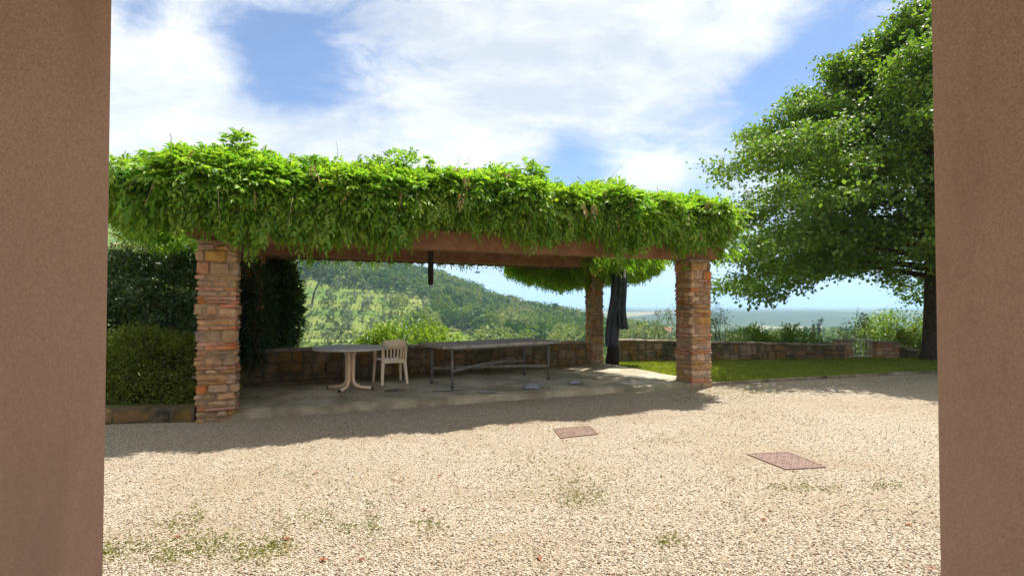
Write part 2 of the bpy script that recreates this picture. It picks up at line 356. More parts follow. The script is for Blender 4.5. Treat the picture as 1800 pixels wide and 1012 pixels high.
# ------------------------------------------------------------------ terrain
def interp(x, xs, ys): return np.interp(x, xs, ys)
def smooth(x, a, b_):
    q = np.clip((x - a) / (b_ - a), 0, 1); return q * q * (3 - 2 * q)
def lump(x, y, s, k=0.0):
    return (np.sin(x / s + 1.3 + k) * np.cos(y / s * 1.13 + 0.7 * k) + 0.5 * np.sin(x / s * 2.3 + y / s * 1.9 + k) + 0.3 * np.cos(y / s * 4.1 - x / s * 3.2 + 2 * k)) / 1.8
BX = [-200, -30, -6, -4.43, 1.86, 3.0, 9.5, 14, 40, 200]
BY = [60, 24, 13.0, 10.4, 13.5, 14.3, 15.75, 16.9, 26, 70]
def H(x, y):
    x = np.asarray(x, float); y = np.asarray(y, float)
    beyond = y - interp(x, BX, BY)
    r = np.maximum(beyond, 0)
    base = interp(r, [0, 1.0, 3, 15, 45, 105, 300, 600, 1200, 2000, 60000], [0, -0.5, -1.5, -4.5, -10, -14.5, -21, -46, -110, -132, -132])
    R = interp(x, [-700, -400, -190, -140, -95, -55, -6, 38, 60, 110, 200], [95, 88, 60, 44, 27, 16.5, -3, -12, -18, -30, -60])
    up = smooth(y, 118, 395) * (1 - smooth(y, 480, 1500))
    hill = (R + 16) * up - 16
    rough = lump(x, y, 31) * 2.2 * smooth(y, 130, 220)
    z = np.where((beyond > 40) & (hill + rough > base), hill + rough, base)
    rr = np.hypot(x, y)
    far = smooth(rr, 14000, 21000) * (120 + 90 * lump(x, y, 2600, 1.0)) * smooth(x / np.maximum(y, 1), 0.02, 0.25)
    tx = smooth(-x, 30, 48) * smooth(x, -118, -95)          # terraced slope
    tz = np.round(z / 2.6) * 2.6 + 0.12 * (z / 2.6 - np.round(z / 2.6)) * 2.6
    msk = tx * smooth(y, 150, 175) * (1 - smooth(y, 290, 310))
    z = z * (1 - msk) + tz * msk
    z = z + far
    return np.where(y < -50, 0, z) - 0.06
def build_terrain():
    ra = np.concatenate([np.array([0.5, 4, 8]), np.linspace(9, 20, 28), np.geomspace(21, 120, 40), np.linspace(122, 420, 190), np.geomspace(426, 30000, 70)])
    an = np.concatenate([np.linspace(-180, -50, 40)[:-1], np.linspace(-50, 50, 260), np.linspace(50, 180, 40)[1:-1]])
    an = np.radians(an)
    RR, AA = np.meshgrid(ra, an, indexing='ij')
    X = RR * np.sin(AA); Y = RR * np.cos(AA); Z = H(X, Y)
    V = np.stack([X, Y, Z], -1).reshape(-1, 3)
    nr, na = RR.shape
    i, j = np.meshgrid(np.arange(nr - 1), np.arange(na), indexing='ij'); j2 = (j + 1) % na
    Fc = np.stack([i * na + j, (i + 1) * na + j, (i + 1) * na + j2, i * na + j2], -1).reshape(-1, 4)[:, ::-1]
    Vc = np.vstack([V, [[0, 0, H(0, 0)]]])
    o = mk('terrain', Vc, Fc, M['land'], smooth=True); return setp(o, kind='structure')
build_terrain()
def Hs(x, y): return float(H(x, y))

# ------------------------------------------------------------------ leaves
def unit(v): return v / np.maximum(np.linalg.norm(v, axis=-1, keepdims=True), 1e-9)
def kites(C, D, Nn, L, W, fold=0.25):
    """folded kite leaves: base C, direction D, face normal Nn"""
    D = unit(D); S = unit(np.cross(D, Nn)); U = np.cross(S, D)
    L = np.broadcast_to(np.asarray(L, float), (len(C),))[:, None]; W = np.broadcast_to(np.asarray(W, float), (len(C),))[:, None]
    mid = C + D * L * 0.45
    V = np.stack([C, mid + S * W * 0.5 + U * W * fold, C + D * L - U * L * 0.12, mid - S * W * 0.5 + U * W * fold], 1).reshape(-1, 3)
    i = np.arange(len(C)) * 4
    Fc = np.stack([i, i + 1, i + 2, i, i + 2, i + 3], -1).reshape(-1, 3)
    return V, Fc
def joinVF(lst):
    V = []; Fs = []; b_ = 0
    for v, f in lst: V.append(v); Fs.append(f + b_); b_ += len(v)
    return np.vstack(V), np.vstack(Fs)
def rdirs(n): return unit(rng.normal(size=(n, 3)))
def leaf_cloud(c, rad, nclump, nleaf, L, W, spread=0.28, droop=-0.1, shell=0.55, flat=None, bottom=-1.0, updir=0.35):
    """clumps of leaves through an ellipsoid; returns V,F (world) and clump centres"""
    c = np.array(c, float); rad = np.array(rad, float)
    d_ = rdirs(nclump * 2); d_ = d_[d_[:, 2] > bottom][:nclump]; n0 = len(d_)
    rr = shell + (1 - shell) * rng.random(n0) ** 0.6
    cl = d_ * rr[:, None] * (1 + 0.16 * lump(d_[:, 0] * 3, d_[:, 1] * 3 + d_[:, 2] * 2, 1.0))[:, None]
    k = rng.integers(0, n0, nleaf); sz = (0.6 + 0.8 * rng.random(n0))[k][:, None]
    p = cl[k] + rng.normal(size=(nleaf, 3)) * spread * sz * 0.6
    pn = np.linalg.norm(p, axis=1, keepdims=True); pd_ = p / np.maximum(pn, 1e-6); lim = 1.04 + .26 * lump(pd_[:, 0] * 2.2 + c[0], pd_[:, 2] * 2.6 + pd_[:, 1], .45)[:, None] + .10 * rng.random((nleaf, 1)); p = np.where(pn > lim, pd_ * lim * (.85 + .15 * rng.random((nleaf, 1))), p)
    P_ = c + p * rad
    outw = unit(p) + rng.normal(size=(nleaf, 3)) * 0.55 + np.array([0, 0, updir]); outw[:, 2] += droop
    nn = rng.normal(size=(nleaf, 3)) * 0.6 + np.array([0, 0, 1.0]) + unit(p) * 0.5
    V, Fc = kites(P_, outw, nn, L * (0.7 + 0.6 * rng.random(nleaf)), W * (0.7 + 0.6 * rng.random(nleaf)))
    return V, Fc, c + cl * rad
def shrub(name, label, base, rad, hgt, nclump, nleaf, L, W, mat, cat='shrub', group=None, spread=0.28, stems=6, lift=0.5, bottom=-0.7, shell=0.5, stemr=0.02, core=0.0):
    base = Vector(base)
    r = thing(name, label, cat, base, group)
    c = base + UP * hgt * lift
    V, Fc, cl = leaf_cloud(c, (rad[0], rad[1], hgt * (1 - lift)), nclump, int(nleaf * 1.5), L, W, spread, bottom=bottom, shell=shell, updir=.08)
    if lift > 0.3: V[:, 2] = np.maximum(V[:, 2], base.z + 0.01)
    mk('foliage', V, Fc, mat, r)
    mb = MB()
    for q in range(max(stems, len(cl) // 3)):
        e = Vector(cl[rng.integers(0, len(cl))]); s0 = base + Vector((random.uniform(-.25, .25) * rad[0], random.uniform(-.25, .25) * rad[1], -0.1))
        mid = s0.lerp(e, 0.5) + Vector((random.uniform(-.1, .1), random.uniform(-.1, .1), 0.08)) * hgt
        mb.tube([s0, mid, e], [stemr, stemr * .7, stemr * .3], 5)
    mb.build('stem', M['bark'], r)
    return r

# ------------------------------------------------------------------ yard, lawn, patio
def sheet(name, pts, z, mat, sub=0):
    bm = bmesh.new(); vs = [bm.verts.new((p[0], p[1], z)) for p in pts]; bm.faces.new(vs)
    me = bpy.data.meshes.new(name); bm.to_mesh(me); bm.free(); me.materials.append(mat)
    o = bpy.data.objects.new(name, me); COL.objects.link(o); ORG[o.name] = Vector((0, 0, 0)); return setp(o, kind='structure')
k0 = P(1240, 676); k1 = P(1450, 664.5); k2 = P(1600, 656.5); k3 = k2 + (k2 - k1) * 3
yard = [(-16, -8), (22, -8), (22, k3.y), (k3.x, k3.y), (k2.x, k2.y), (k1.x, k1.y), (k0.x, k0.y)]
yard += [tuple(G(8.2, 0.25)[:2]), tuple(G(0.2, 0.25)[:2]), (-4.2, 7.4), (-16, 7.4)]
sheet('gravel_yard', yard, 0.0, M['gravel'])
wr_end = P(1500, 632)
lawn_pts = [tuple(G(8.25, 0.30)[:2]), (k0.x, k0.y), (k1.x, k1.y), (k2.x, k2.y), (k3.x, k3.y), (22, k3.y), (22, 18.6), (14, 16.85), (WR1.x + 0.3, WR1.y + 0.3), (WR0.x, WR0.y + 0.2), tuple(G(8.25, 3.9)[:2])]
sheet('lawn', lawn_pts, 0.012, M['lawn'])
# grass blades: dense near the edge, thinner further back
def in_poly(x, y, poly):
    inside = np.zeros(len(x), bool); n_ = len(poly)
    for i in range(n_):
        x0, y0 = poly[i]; x1, y1 = poly[(i + 1) % n_]
        cnd = ((y0 > y) != (y1 > y)) & (x < (x1 - x0) * (y - y0) / (y1 - y0 + 1e-12) + x0); inside ^= cnd
    return inside
gx = rng.uniform(2, 16, 150000); gy = rng.uniform(9.8, 17, 150000)
keep = in_poly(gx, gy, lawn_pts) & (gx / gy < 0.84) & (lump(gx, gy, 0.55) + lump(gx, gy, 0.21, 2.0) * .6 > -0.75 + 0.5 * (rng.random(len(gx)) - .5))
gx, gy = gx[keep][:52000], gy[keep][:52000]; n_ = len(gx)
Vg, Fg = kites(np.stack([gx, gy, np.full(n_, 0.0)], -1), rng.normal(size=(n_, 3)) * [0.5, 0.5, 0.1] + [0, 0, 1], rng.normal(size=(n_, 3)), 0.045 + 0.05 * rng.random(n_), 0.012 + 0.01 * rng.random(n_))
gr = mk('lawn_grass', Vg, Fg, M['grass']); setp(gr, 'short green lawn grass growing between the kerb and low wall', 'grass', kind='stuff')
# kerb: thin stones end to end
kerb = thing('lawn_kerb', 'thin pale stone kerb edging the lawn beside the gravel', 'kerb', k0)
pts = [k0, k1, k2, k3]
for a_, b_ in zip(pts[:-1], pts[1:]):
    dd = (b_ - a_); Lk = dd.length; dd.normalize(); q = 0.0
    while q < Lk - 0.05 and (a_ + dd * q).x < 14:
        l_ = min(random.uniform(0.35, 0.6), Lk - q); mb = MB()
        mb.obox(a_ + dd * (q + l_ / 2) + UP * 0.012, (l_ - 0.012, 0.07, 0.075 + random.uniform(-.01, .012)), (dd, UP.cross(dd), UP), 0.012, 0.005)
        mb.build('kerb_stone', M['coping'], kerb); q += l_
# patio slab: uneven sheet with a rough front edge
def patio():
    ns, nt = 90, 40; V = []; Fs = []
    for j in range(nt + 1):
        for i in range(ns + 1):
            s = 0.1 + (8.28 - 0.1) * i / ns; t_ = 0.04 + (4.05 - 0.04) * j / nt
            e = 0.05 * lump(np.array(s * 3), np.array(0.0), 0.5) if j == 0 else 0
            z = SLAB + 0.008 * float(lump(np.array(s), np.array(t_), 0.35)) - 0.004 - (0.025 if j == 0 else 0)
            V.append(G(s, t_ + float(e), z))
    W_ = ns + 1
    for j in range(nt):
        for i in range(ns): Fs.append((j * W_ + i, j * W_ + i + 1, (j + 1) * W_ + i + 1, (j + 1) * W_ + i))
    ring = [i for i in range(W_)] + [j * W_ + ns for j in range(1, nt + 1)] + [nt * W_ + i for i in range(ns - 1, -1, -1)] + [j * W_ for j in range(nt - 1, 0, -1)]
    b0 = len(V); V += [Vector((V[i][0], V[i][1], -0.05)) for i in ring]; nr = len(ring)
    for q in range(nr): Fs.append((ring[q], b0 + q, b0 + (q + 1) % nr, ring[(q + 1) % nr]))
    o = mk('patio', V, Fs, M['paving'], loc=G(0, 0)); setp(o, kind='structure')
patio()
for px, py, a_, b_, lab in [(935, 679, .26, .16, 'rain puddle on the paving in front of the iron table'),
                            (785, 685, .30, .09, 'rain puddle around a front leg of the iron table'), (857, 689, .19, .08, 'thin rain puddle on the paving below the middle of the long table'),
                            (1011, 672, .16, .10, 'small rain puddle on the paving beyond the table end'), (692, 685, .17, .09, 'small dark puddle on the paving by the plastic chair')]:
    c = P(px, py, SLAB); V = []; n_ = 90
    for k in range(n_):
        a = 2 * math.pi * k / n_; q = 1 + 0.28 * math.sin(2 * a + px) + 0.18 * math.sin(5 * a + py) + 0.14 * math.sin(9 * a) + .10 * math.sin(17 * a + px) + .07 * math.sin(29 * a)
        V.append(c + Vector((a_ * .75 * q * math.cos(a), b_ * 1.5 * q * math.sin(a), 0.0105)))
    o = mk('puddle', V, [tuple(range(n_))], M['puddle'], loc=c); setp(o, lab, 'puddle', 'rain puddles on the patio')

# ------------------------------------------------------------------ portico the camera stands in
XL, XR, YO, YI = -1.405, 1.472, 1.90, 1.10
for x0, x1, lab in [(-3.2, XL, 'brown rendered portico pier on the hedge side'), (XR, 3.2, 'brown rendered portico pier on the lime tree side')]:
    mb = MB(); mb.obox(((x0 + x1) / 2, (YO + YI) / 2, 1.55), (x1 - x0, YO - YI, 3.1), None, 0.006)
    setp(mb.build('portico_pier', M['plaster'], loc=((x0 + x1) / 2, (YO + YI) / 2, 0)), lab, 'pier', 'portico piers')
pr = thing('portico_shade_roof', 'unseen portico roof slab with overhang added to shade the brown piers', 'roof', (0, 1.5, 3.1))
MB().box(-3.4, YI - .05, 3.10, 3.4, YO + .02, 3.45).build('lintel', M['plaster'], pr)
MB().box(-3.8, -1.6, 3.452, 3.8, 3.2, 3.60).build('slab', M['plaster'], pr)  # out of view; overhang added to keep direct sun off the pier reveals

# ------------------------------------------------------------------ stonework
def stone(center, size, ax, mat, parent, name='stone', r=0.012, jit=0.006):
    mb = MB(); mb.obox(center, size, ax, r, jit); return mb.build(name, M[mat], parent)
perg = thing('pergola', 'long pergola of brick and stone columns with heavy wooden beams', 'pergola', G(0, 0))
def column(s0, t0, wd, z0, z1, brickp=0.36):
    c = G(s0 + wd / 2, t0 + wd / 2)
    mb = MB(); mb.obox(c + UP * ((z0 - 0.05 + z1) / 2), (wd - 0.035, wd - 0.035, z1 - z0 + 0.05), (E, N, UP))
    core = mb.build('column', M['mortar'], perg)
    z = z0 - 0.02; th = 0.10; prev = False; course = 0
    while z < z1 - 0.015:
        isb = (random.random() < brickp) and not (prev and random.random() < 0.6)
        h = random.uniform(0.038, 0.055) if isb else random.choice([0.065, 0.075, 0.09, 0.12, 0.16])
        if z1 - (z + h) < 0.03: h = z1 - z
        prev = isb; course += 1
        for fce in range(4):
            ux, uy = [(E, N), (N, -E), (-E, -N), (-N, E)][fce]            # run direction, inward direction
            crn = c - ux * (wd / 2 - (th if course % 2 else 0)) - uy * (wd / 2); run = wd - th; q = 0.0
            cuts = [0, run]
            if random.random() < 0.75: cuts = [0, run * random.uniform(0.3, 0.7), run]
            for a_, b_ in zip(cuts[:-1], cuts[1:]):
                o_ = random.uniform(-0.026, 0.012); sub = (not isb and h > 0.1 and (b_ - a_) < 0.24 and random.random() < 0.35)
                parts_ = [(z, z + h)] if not sub else [(z, z + h * .62), (z + h * .62, z + h)]
                for za, zb in parts_:
                    bb = isb if not sub else (zb - za < 0.06)
                    if isb and random.random() < 0.18: bb = False
                    if not isb and random.random() < 0.10: bb = True
                    tl_ = random.uniform(-.035, .035); ux2 = ux * math.cos(tl_) + UP * math.sin(tl_); UP2 = UP * math.cos(tl_) - ux * math.sin(tl_)
                    ctr = crn + ux * ((a_ + b_) / 2) + uy * (th / 2 + o_) + UP * ((za + zb) / 2)
                    stone(ctr, (b_ - a_ - random.uniform(.006, .02), th, max(zb - za - random.uniform(.008, .02), 0.022)), (ux2, UP.cross(ux), UP2), 'brick' if bb else 'stone', core, 'brick' if bb else 'stone', 0.010 if bb else .02, 0.006 if bb else .011)
        z += h
    return core
TB = 3.60
column(0, 0, 0.47, 0, 2.37, 0.50); column(7.93, 0, 0.47, 0, 2.37, 0.34)
column(7.93, TB, 0.34, SLAB - .05, 2.45, 0.25); 
bl = WB0 - wdir * 0.10
sb = (bl - A).dot(E) - 0.34; tb = (bl - A).dot(N) + 0.12
column(sb, tb, 0.36, SLAB - .05, 2.45, 0.25)
# beams
def beam(p, q, wd, h, name, mat, corbel=(False, False)):
    dv = (q - p); Lb = dv.length; dv.normalize(); sd = UP.cross(dv)
    prof = []
    x0, x1 = 0.0, Lb
    if corbel[0]: prof += [(x0, h), (x0, h * .55), (x0 + .06, h * .42), (x0 + .08, h * .25), (x0 + .16, h * .1), (x0 + .26, 0)]
    else: prof += [(x0, h), (x0, 0)]
    if corbel[1]: prof += [(x1 - .26, 0), (x1 - .16, h * .1), (x1 - .08, h * .25), (x1 - .06, h * .42), (x1, h * .55), (x1, h)]
    else: prof += [(x1, 0), (x1, h)]
    n_ = len(prof); V = [p + dv * a_ + UP * b_ - sd * wd / 2 for a_, b_ in prof] + [p + dv * a_ + UP * b_ + sd * wd / 2 for a_, b_ in prof]
    Fs = [tuple(range(n_))[::-1], tuple(range(n_, 2 * n_))] + [(i, (i + 1) % n_, n_ + (i + 1) % n_, n_ + i) for i in range(n_)]
    return mk(name, V, Fs, M[mat], perg)
beam(G(-0.22, 0.235, 2.37), G(8.80, 0.235, 2.37), 0.30, 0.28, 'beam', 'beam', (True, True))
bb0 = G(sb - .2, tb + .17, 2.45); bb1 = G(8.75, TB + .17, 2.45)
beam(bb0, bb1, 0.28, 0.26, 'beam', 'beam', (False, True))
for k in range(9):
    s = 0.1 + k * 0.97; q0 = G(s, -0.25, 2.652); q1 = G(s, 4.15, 2.712)
    beam(q0, q1, 0.11, 0.14, 'rafter', 'rafter')
# corrugated sheet over the rafters, its wavy edge showing past the back beam
V = []; Fs = []; nx = 330
for i in range(nx + 1):
    s = -0.3 + 8.2 * i / nx; wv = 0.020 * math.sin(i * math.pi / 2.5 * 0.5)
    V += [G(s, -0.05, 2.83 + wv), G(s, 4.2, 2.885 + wv)]
for i in range(nx): Fs.append((2 * i, 2 * i + 2, 2 * i + 3, 2 * i + 1))
mk('roof_sheet', V, Fs, M['roofsheet'], perg, True)
V = []; Fs = []; off = -(0.145)
bd = (bb1 - bb0).normalized(); bs_ = UP.cross(bd); nb = 300; Lb = (bb1 - bb0).length
for i in range(nb + 1):
    p = bb0 + bd * (Lb * i / nb) + bs_ * (0.17 + 0.018 * math.sin(i * 2 * math.pi / 8))
    V += [p + UP * (-0.035 + 0.012 * math.sin(i * 2 * math.pi / 8)), p + UP * 0.30]
for i in range(nb): Fs.append((2 * i, 2 * i + 2, 2 * i + 3, 2 * i + 1))
mk('corrugated_fascia', V, Fs, M['roofsheet'], perg, True)

# garden walls
def rubble_wall(name, label, p, q, z0, zt0, zt1, thick, rows, coping=True, mat='wallstone', smin=0.16, smax=0.42):
    """p..q inner face line; wall body stands behind it (away from the yard)"""
    dv = (q - p); dv.z = 0; Lw = dv.length; dv.normalize(); out_ = UP.cross(dv)      # away from camera
    base = Vector((p.x, p.y, z0)); r = thing(name, label, 'wall', base)
    zt = lambda x: zt0 + (zt1 - zt0) * x / Lw
    b0 = Vector((p.x, p.y, 0)); cp = 0.05 if coping else 0.0
    V = []
    for (x, o_, zz_) in [(0, .012, z0 - .9), (Lw, .012, z0 - .9), (Lw, thick, z0 - .9), (0, thick, z0 - .9), (0, .012, zt(0) - cp), (Lw, .012, zt(Lw) - cp), (Lw, thick, zt(Lw) - cp), (0, thick, zt(0) - cp)]:
        V.append(b0 + dv * x + out_ * o_ + UP * zz_)
    mk('wall_core', V, [(0, 3, 2, 1), (4, 5, 6, 7), (0, 1, 5, 4), (1, 2, 6, 5), (2, 3, 7, 6), (3, 0, 4, 7)], M['wallmortar'], r)
    x = 0.0
    while x < Lw - 0.04:
        seg = min(random.uniform(.38, .8), Lw - x)
        if Lw - x - seg < .15: seg = Lw - x
        nr_ = max(1, rows + random.choice([-1, 0, 0, 1])) if rows > 1 else 1
        cut = np.cumsum([random.uniform(.6, 1.5) for _ in range(nr_)]); cut = np.concatenate([[0], cut / cut[-1]])
        for k in range(nr_):
            H_ = zt(x + seg / 2) - cp - z0; a_ = z0 + H_ * cut[k]; hh = H_ * (cut[k + 1] - cut[k])
            ns2 = random.choice([1, 2, 2, 3]) if seg > .45 else random.choice([1, 1, 2])
            if hh > .2 or seg > .5: ns2 = max(ns2, 2)
            if seg > .65: ns2 = max(ns2, 3)
            cx_ = np.cumsum([random.uniform(.6, 1.4) for _ in range(ns2)]); cx_ = np.concatenate([[0], cx_ / cx_[-1]]) * seg
            for q in range(ns2):
                l_ = cx_[q + 1] - cx_[q]
                ctr = b0 + dv * (x + cx_[q] + l_ / 2) + out_ * (0.05 + random.uniform(-.03, .018)) + UP * (a_ + hh / 2)
                tl_ = random.uniform(-.10, .10); d2 = dv * math.cos(tl_) + UP * math.sin(tl_); u2 = UP * math.cos(tl_) - dv * math.sin(tl_)
                stone(ctr, (max(l_ - random.uniform(.004, .022), .05), 0.10, max(hh - random.uniform(.004, .02), .035)), (d2, out_, u2), mat, r, 'stone', min(.03, hh * .25), 0.014)
        x += seg
    if coping:
        x = -0.02
        while x < Lw - 0.02:
            l_ = min(random.uniform(0.28, 0.5), Lw - x)
            ctr = b0 + dv * (x + l_ / 2) + out_ * (thick / 2) + UP * (zt(x + l_ / 2) - 0.024)
            stone(ctr, (l_ - .008, thick + .06, .048), (dv, out_, UP), 'coping', r, 'coping_stone', 0.008, 0.003); x += l_
    return r
rubble_wall('garden_wall', 'low dark mossy rubble wall along the back of the paved patio', WL, WB1 + wdir * 0.08, SLAB, 0.72, 0.665, 0.34, 3)
rubble_wall('garden_wall', 'long low stained stone wall along the lawn up to the gate', WR0 + rdir * 0.05, WR1, 0.0, 0.62, 0.43, 0.34, 3)
lw0 = G(0.10, 0.50); lw1 = Vector((WL.x + wdir.x * .55, WL.y + wdir.y * .55, 0))
sw = thing('side_wall', 'short low stone side wall beside the dark laurel at the patio end', 'wall', G(0.2, 0.5))
p0 = G(0.08, 0.5); p1 = G(0.02, 2.95); dvs = (p1 - p0).normalized()
MB().obox(p0.lerp(p1, .5) + UP * 0.25, (0.26, (p1 - p0).length, 0.5), (UP.cross(dvs) * -1, dvs, UP)).build('wall_core', M['wallmortar'], sw)
for k in range(2):
    q = 0.0; Ls = (p1 - p0).length
    while q < Ls - 0.05:
        l_ = min(random.uniform(.2, .45), Ls - q)
        stone(p0 + dvs * (q + l_ / 2) + UP.cross(dvs) * -0.13 + UP * (0.05 + k * .21 + .105), (l_ - .02, .10, .195), (dvs, UP.cross(dvs), UP), 'wallstone', sw, 'stone', .02, .012); q += l_
q = 0.0
while q < Ls - 0.05:
    l_ = min(random.uniform(.3, .5), Ls - q)
    stone(p0 + dvs * (q + l_ / 2) + UP * .525, (l_ - .01, .40, .05), (dvs, UP.cross(dvs), UP), 'coping', sw, 'coping_stone', .01, .006); q += l_

# planter border under the hedge
pb0 = P(120, 746); pb1 = P(343, 741)
rubble_wall('planter_border', 'low brown stone border holding the yellow-green bush', pb0, pb1, 0.0, 0.19, 0.19, 0.2, 1, False, 'wallstone')
sheet('planting_bed', [(-14, 7.28), (-4.12, 7.28), (-4.05, 7.55), (-4.3, 8.2), (-5.6, 11.5), (-14, 11.5)], 0.16, M['lawn'])

# gate between two little pillars
gp0 = P(1478, 632.5); gd_ = gp0.y + 0.15
def gate_pillar(px0, px1, ptop, label):
    x0 = (px0 - CX) / F * gd_; x1 = (px1 - CX) / F * gd_; zt = EYE - (ptop - HY) / F * gd_; wd = x1 - x0
    r = thing('gate_pillar', label, 'pillar', ((x0 + x1) / 2, gd_, 0), 'gate pillars')
    MB().box(x0 + .012, gd_ + .012, -.4, x1 - .012, gd_ + .33, zt - .05).build('core', M['wallmortar'], r)
    z = 0.0
    while z < zt - .07:
        h = min(random.uniform(.07, .13), zt - .05 - z); q = x0
        while q < x1 - .02:
            l_ = min(random.uniform(.14, .25), x1 - q); stone(((q + l_ / 2), gd_ + .05, z + h / 2), (l_ - .01, .10, h - .01), None, 'stone' if random.random() < .7 else 'brick', r, 'stone', .01, .004); q += l_
        for sx in (x0, x1): stone((sx, gd_ + .2, z + h / 2), (.05, .2, h - .01), None, 'stone', r, 'stone', .01, .004)
        z += h
    stone(((x0 + x1) / 2, gd_ + .17, zt - .026), (wd + .07, .42, .052), None, 'coping', r, 'cap', .01, .004)
    return x0, x1, zt
g0 = gate_pillar(1476, 1499, 597, 'small brick gate pillar where the lawn wall ends')
g1 = gate_pillar(1540, 1580, 600, 'wider brick gate pillar beside the lime tree trunk')
gt = thing('garden_gate', 'low pale metal garden gate of upright bars between two pillars', 'gate', ((g0[1] + g1[0]) / 2, gd_ + .17, 0))
mb = MB(); mb.box(g0[1] + .01, gd_ + .15, .545, g1[0] - .01, gd_ + .18, .575); mb.build('top_rail', M['pale_metal'], gt)
mb = MB(); mb.box(g0[1] + .01, gd_ + .15, .07, g1[0] - .01, gd_ + .18, .10); mb.build('bottom_rail', M['pale_metal'], gt)
nbar = 7
for k in range(nbar):
    x = g0[1] + .03 + (g1[0] - g0[1] - .06) * k / (nbar - 1)
    MB().tube([(x, gd_ + .165, .012), (x, gd_ + .165, .55)], .011, 6).build('bar', M['pale_metal'], gt)
rubble_wall('garden_wall', 'short stepped wall end falling away behind the lime tree trunk', Vector((g1[1] + .03, gd_ + .1, 0)), Vector((g1[1] + .75, gd_ + .25, 0)), -.1, .40, .22, .28, 2)

# ------------------------------------------------------------------ manhole covers
def cover(corners, label):
    c = [P(x, y) for x, y in corners]; ctr = sum(c, Vector()) / 4
    r = thing('manhole_cover', label, 'manhole cover', ctr, 'rusty manhole covers')
    def ringv(k, z): return [ctr + (p - ctr) * k + UP * z for p in c]
    V = ringv(1.0, 0) + ringv(1.0, .011) + ringv(.94, .011) + ringv(.94, .0)
    Fs = []
    for a_ in range(3):
        for i in range(4): Fs.append((a_ * 4 + i, a_ * 4 + (i + 1) % 4, a_ * 4 + 4 + (i + 1) % 4, a_ * 4 + 4 + i))
    mk('frame', V, Fs, M['rust'], r)
    V = ringv(.925, .001) + ringv(.925, .0085); mk('plate', V, [(4, 5, 6, 7), (0, 1, 5, 4), (1, 2, 6, 5), (2, 3, 7, 6), (3, 0, 4, 7)], M['rust'], r)
    mb = MB(); e1 = (c[1] - c[0]); e2 = (c[3] - c[0])
    nn = 11
    for i in range(nn):
        for j in range(nn):
            p = c[0] + e1 * (.08 + .84 * i / (nn - 1)) + e2 * (.08 + .84 * j / (nn - 1))
            dd = (e1.normalized() * (1 if (i + j) % 2 else -1) + e2.normalized()).normalized()
            mb.obox(p + UP * .0095, (.032, .011, .004), (dd, UP.cross(dd), UP))
    mb.build('tread_pattern', M['rust'], r)
cover([(972, 753), (985, 769.5), (1051, 762), (1036, 748)], 'smaller rusty square manhole cover near the pergola shadow')
cover([(1310, 797), (1378, 824), (1448, 820), (1384, 793.5)], 'larger rusty diamond-patterned manhole cover out in the sunny gravel')

# ------------------------------------------------------------------ furniture
# round table
rc = P(616, 684, SLAB); ZF = SLAB + 0.006
rt = thing('round_table', 'round grey-topped table on a bundle of tan bent legs', 'table', (rc.x, rc.y, ZF))
n_ = 48; V = []; R0 = .605
for z, r_ in [(.665, R0 - .02), (.672, R0), (.698, R0), (.705, R0 - .01)]:
    for k in range(n_):
        a = 2 * math.pi * k / n_; wv = 1 + .006 * math.sin(7 * a) + .004 * math.sin(17 * a); V.append((rc.x + r_ * wv * math.cos(a), rc.y + r_ * wv * math.sin(a), ZF + z))
Fs = [(a_ * n_ + k, a_ * n_ + (k + 1) % n_, (a_ + 1) * n_ + (k + 1) % n_, (a_ + 1) * n_ + k) for a_ in range(3) for k in range(n_)]
Fs += [tuple(range(n_))[::-1], tuple(range(3 * n_, 4 * n_))]
mk('table_top', V, Fs, M['round_top'], rt)
for k, ang in enumerate([math.radians(q) for q in (-98, -8, 82, 172)]):
    dv = Vector((math.cos(ang), math.sin(ang), 0)); pts = []
    for r_, z in [(.24, .66), (.12, .648), (.078, .61), (.062, .55), (.058, .35), (.058, .17), (.075, .105), (.12, .062), (.20, .043), (.385, .028)]:
        pts.append(Vector((rc.x, rc.y, ZF)) + dv * r_ + UP * z)
    lg = MB().tube(pts, [.026] * 10, 10).build('leg', M['tan'], rt, True)
    MB().tube([pts[-1] - dv * .004, pts[-1] + dv * .016], .028, 10).build('end_cap', M['capdark'], lg)
MB().tube([(rc.x, rc.y, ZF + .12), (rc.x, rc.y, ZF + .655)], .034, 10).build('core_tube', M['tan'], rt, True)
# plastic chair
ca = math.radians(118)                                     # facing direction
cc = Vector((-2.20, 9.92, ZF)); fv = Vector((math.cos(ca), math.sin(ca), 0)); sv = fv.cross(UP)
ch = thing('garden_chair', 'beige moulded plastic garden chair with slatted back beside round table', 'chair', cc)
def CP(a_, b_, z): return cc + sv * a_ + fv * b_ + UP * z
V = []; Fs = []
prof = [(-.20, .405), (-.12, .40), (.05, .415), (.18, .43), (.225, .425), (.235, .40)]
for b_, z in prof:
    hw = .185 + .035 * (b_ + .2) / .43
    for q in (-1, -.6, 0, .6, 1): V.append(CP(q * hw, b_, z + .012 * q * q))
for b_, z in prof:
    hw = .185 + .035 * (b_ + .2) / .43
    for q in (-1, -.6, 0, .6, 1): V.append(CP(q * hw, b_, z - .022 + .012 * q * q))
m_ = len(prof)
for lay in (0, 1):
    for i in range(m_ - 1):
        for k in range(4):
            a_ = lay * m_ * 5 + i * 5 + k; f = (a_, a_ + 1, a_ + 6, a_ + 5); Fs.append(f if lay == 0 else f[::-1])
edge = [k for k in range(5)] + [i * 5 + 4 for i in range(1, m_)] + [(m_ - 1) * 5 + k for k in (3, 2, 1, 0)] + [i * 5 for i in range(m_ - 2, 0, -1)]
for q in range(len(edge)): a_, b_ = edge[q], edge[(q + 1) % len(edge)]; Fs.append((a_, a_ + m_ * 5, b_ + m_ * 5, b_))
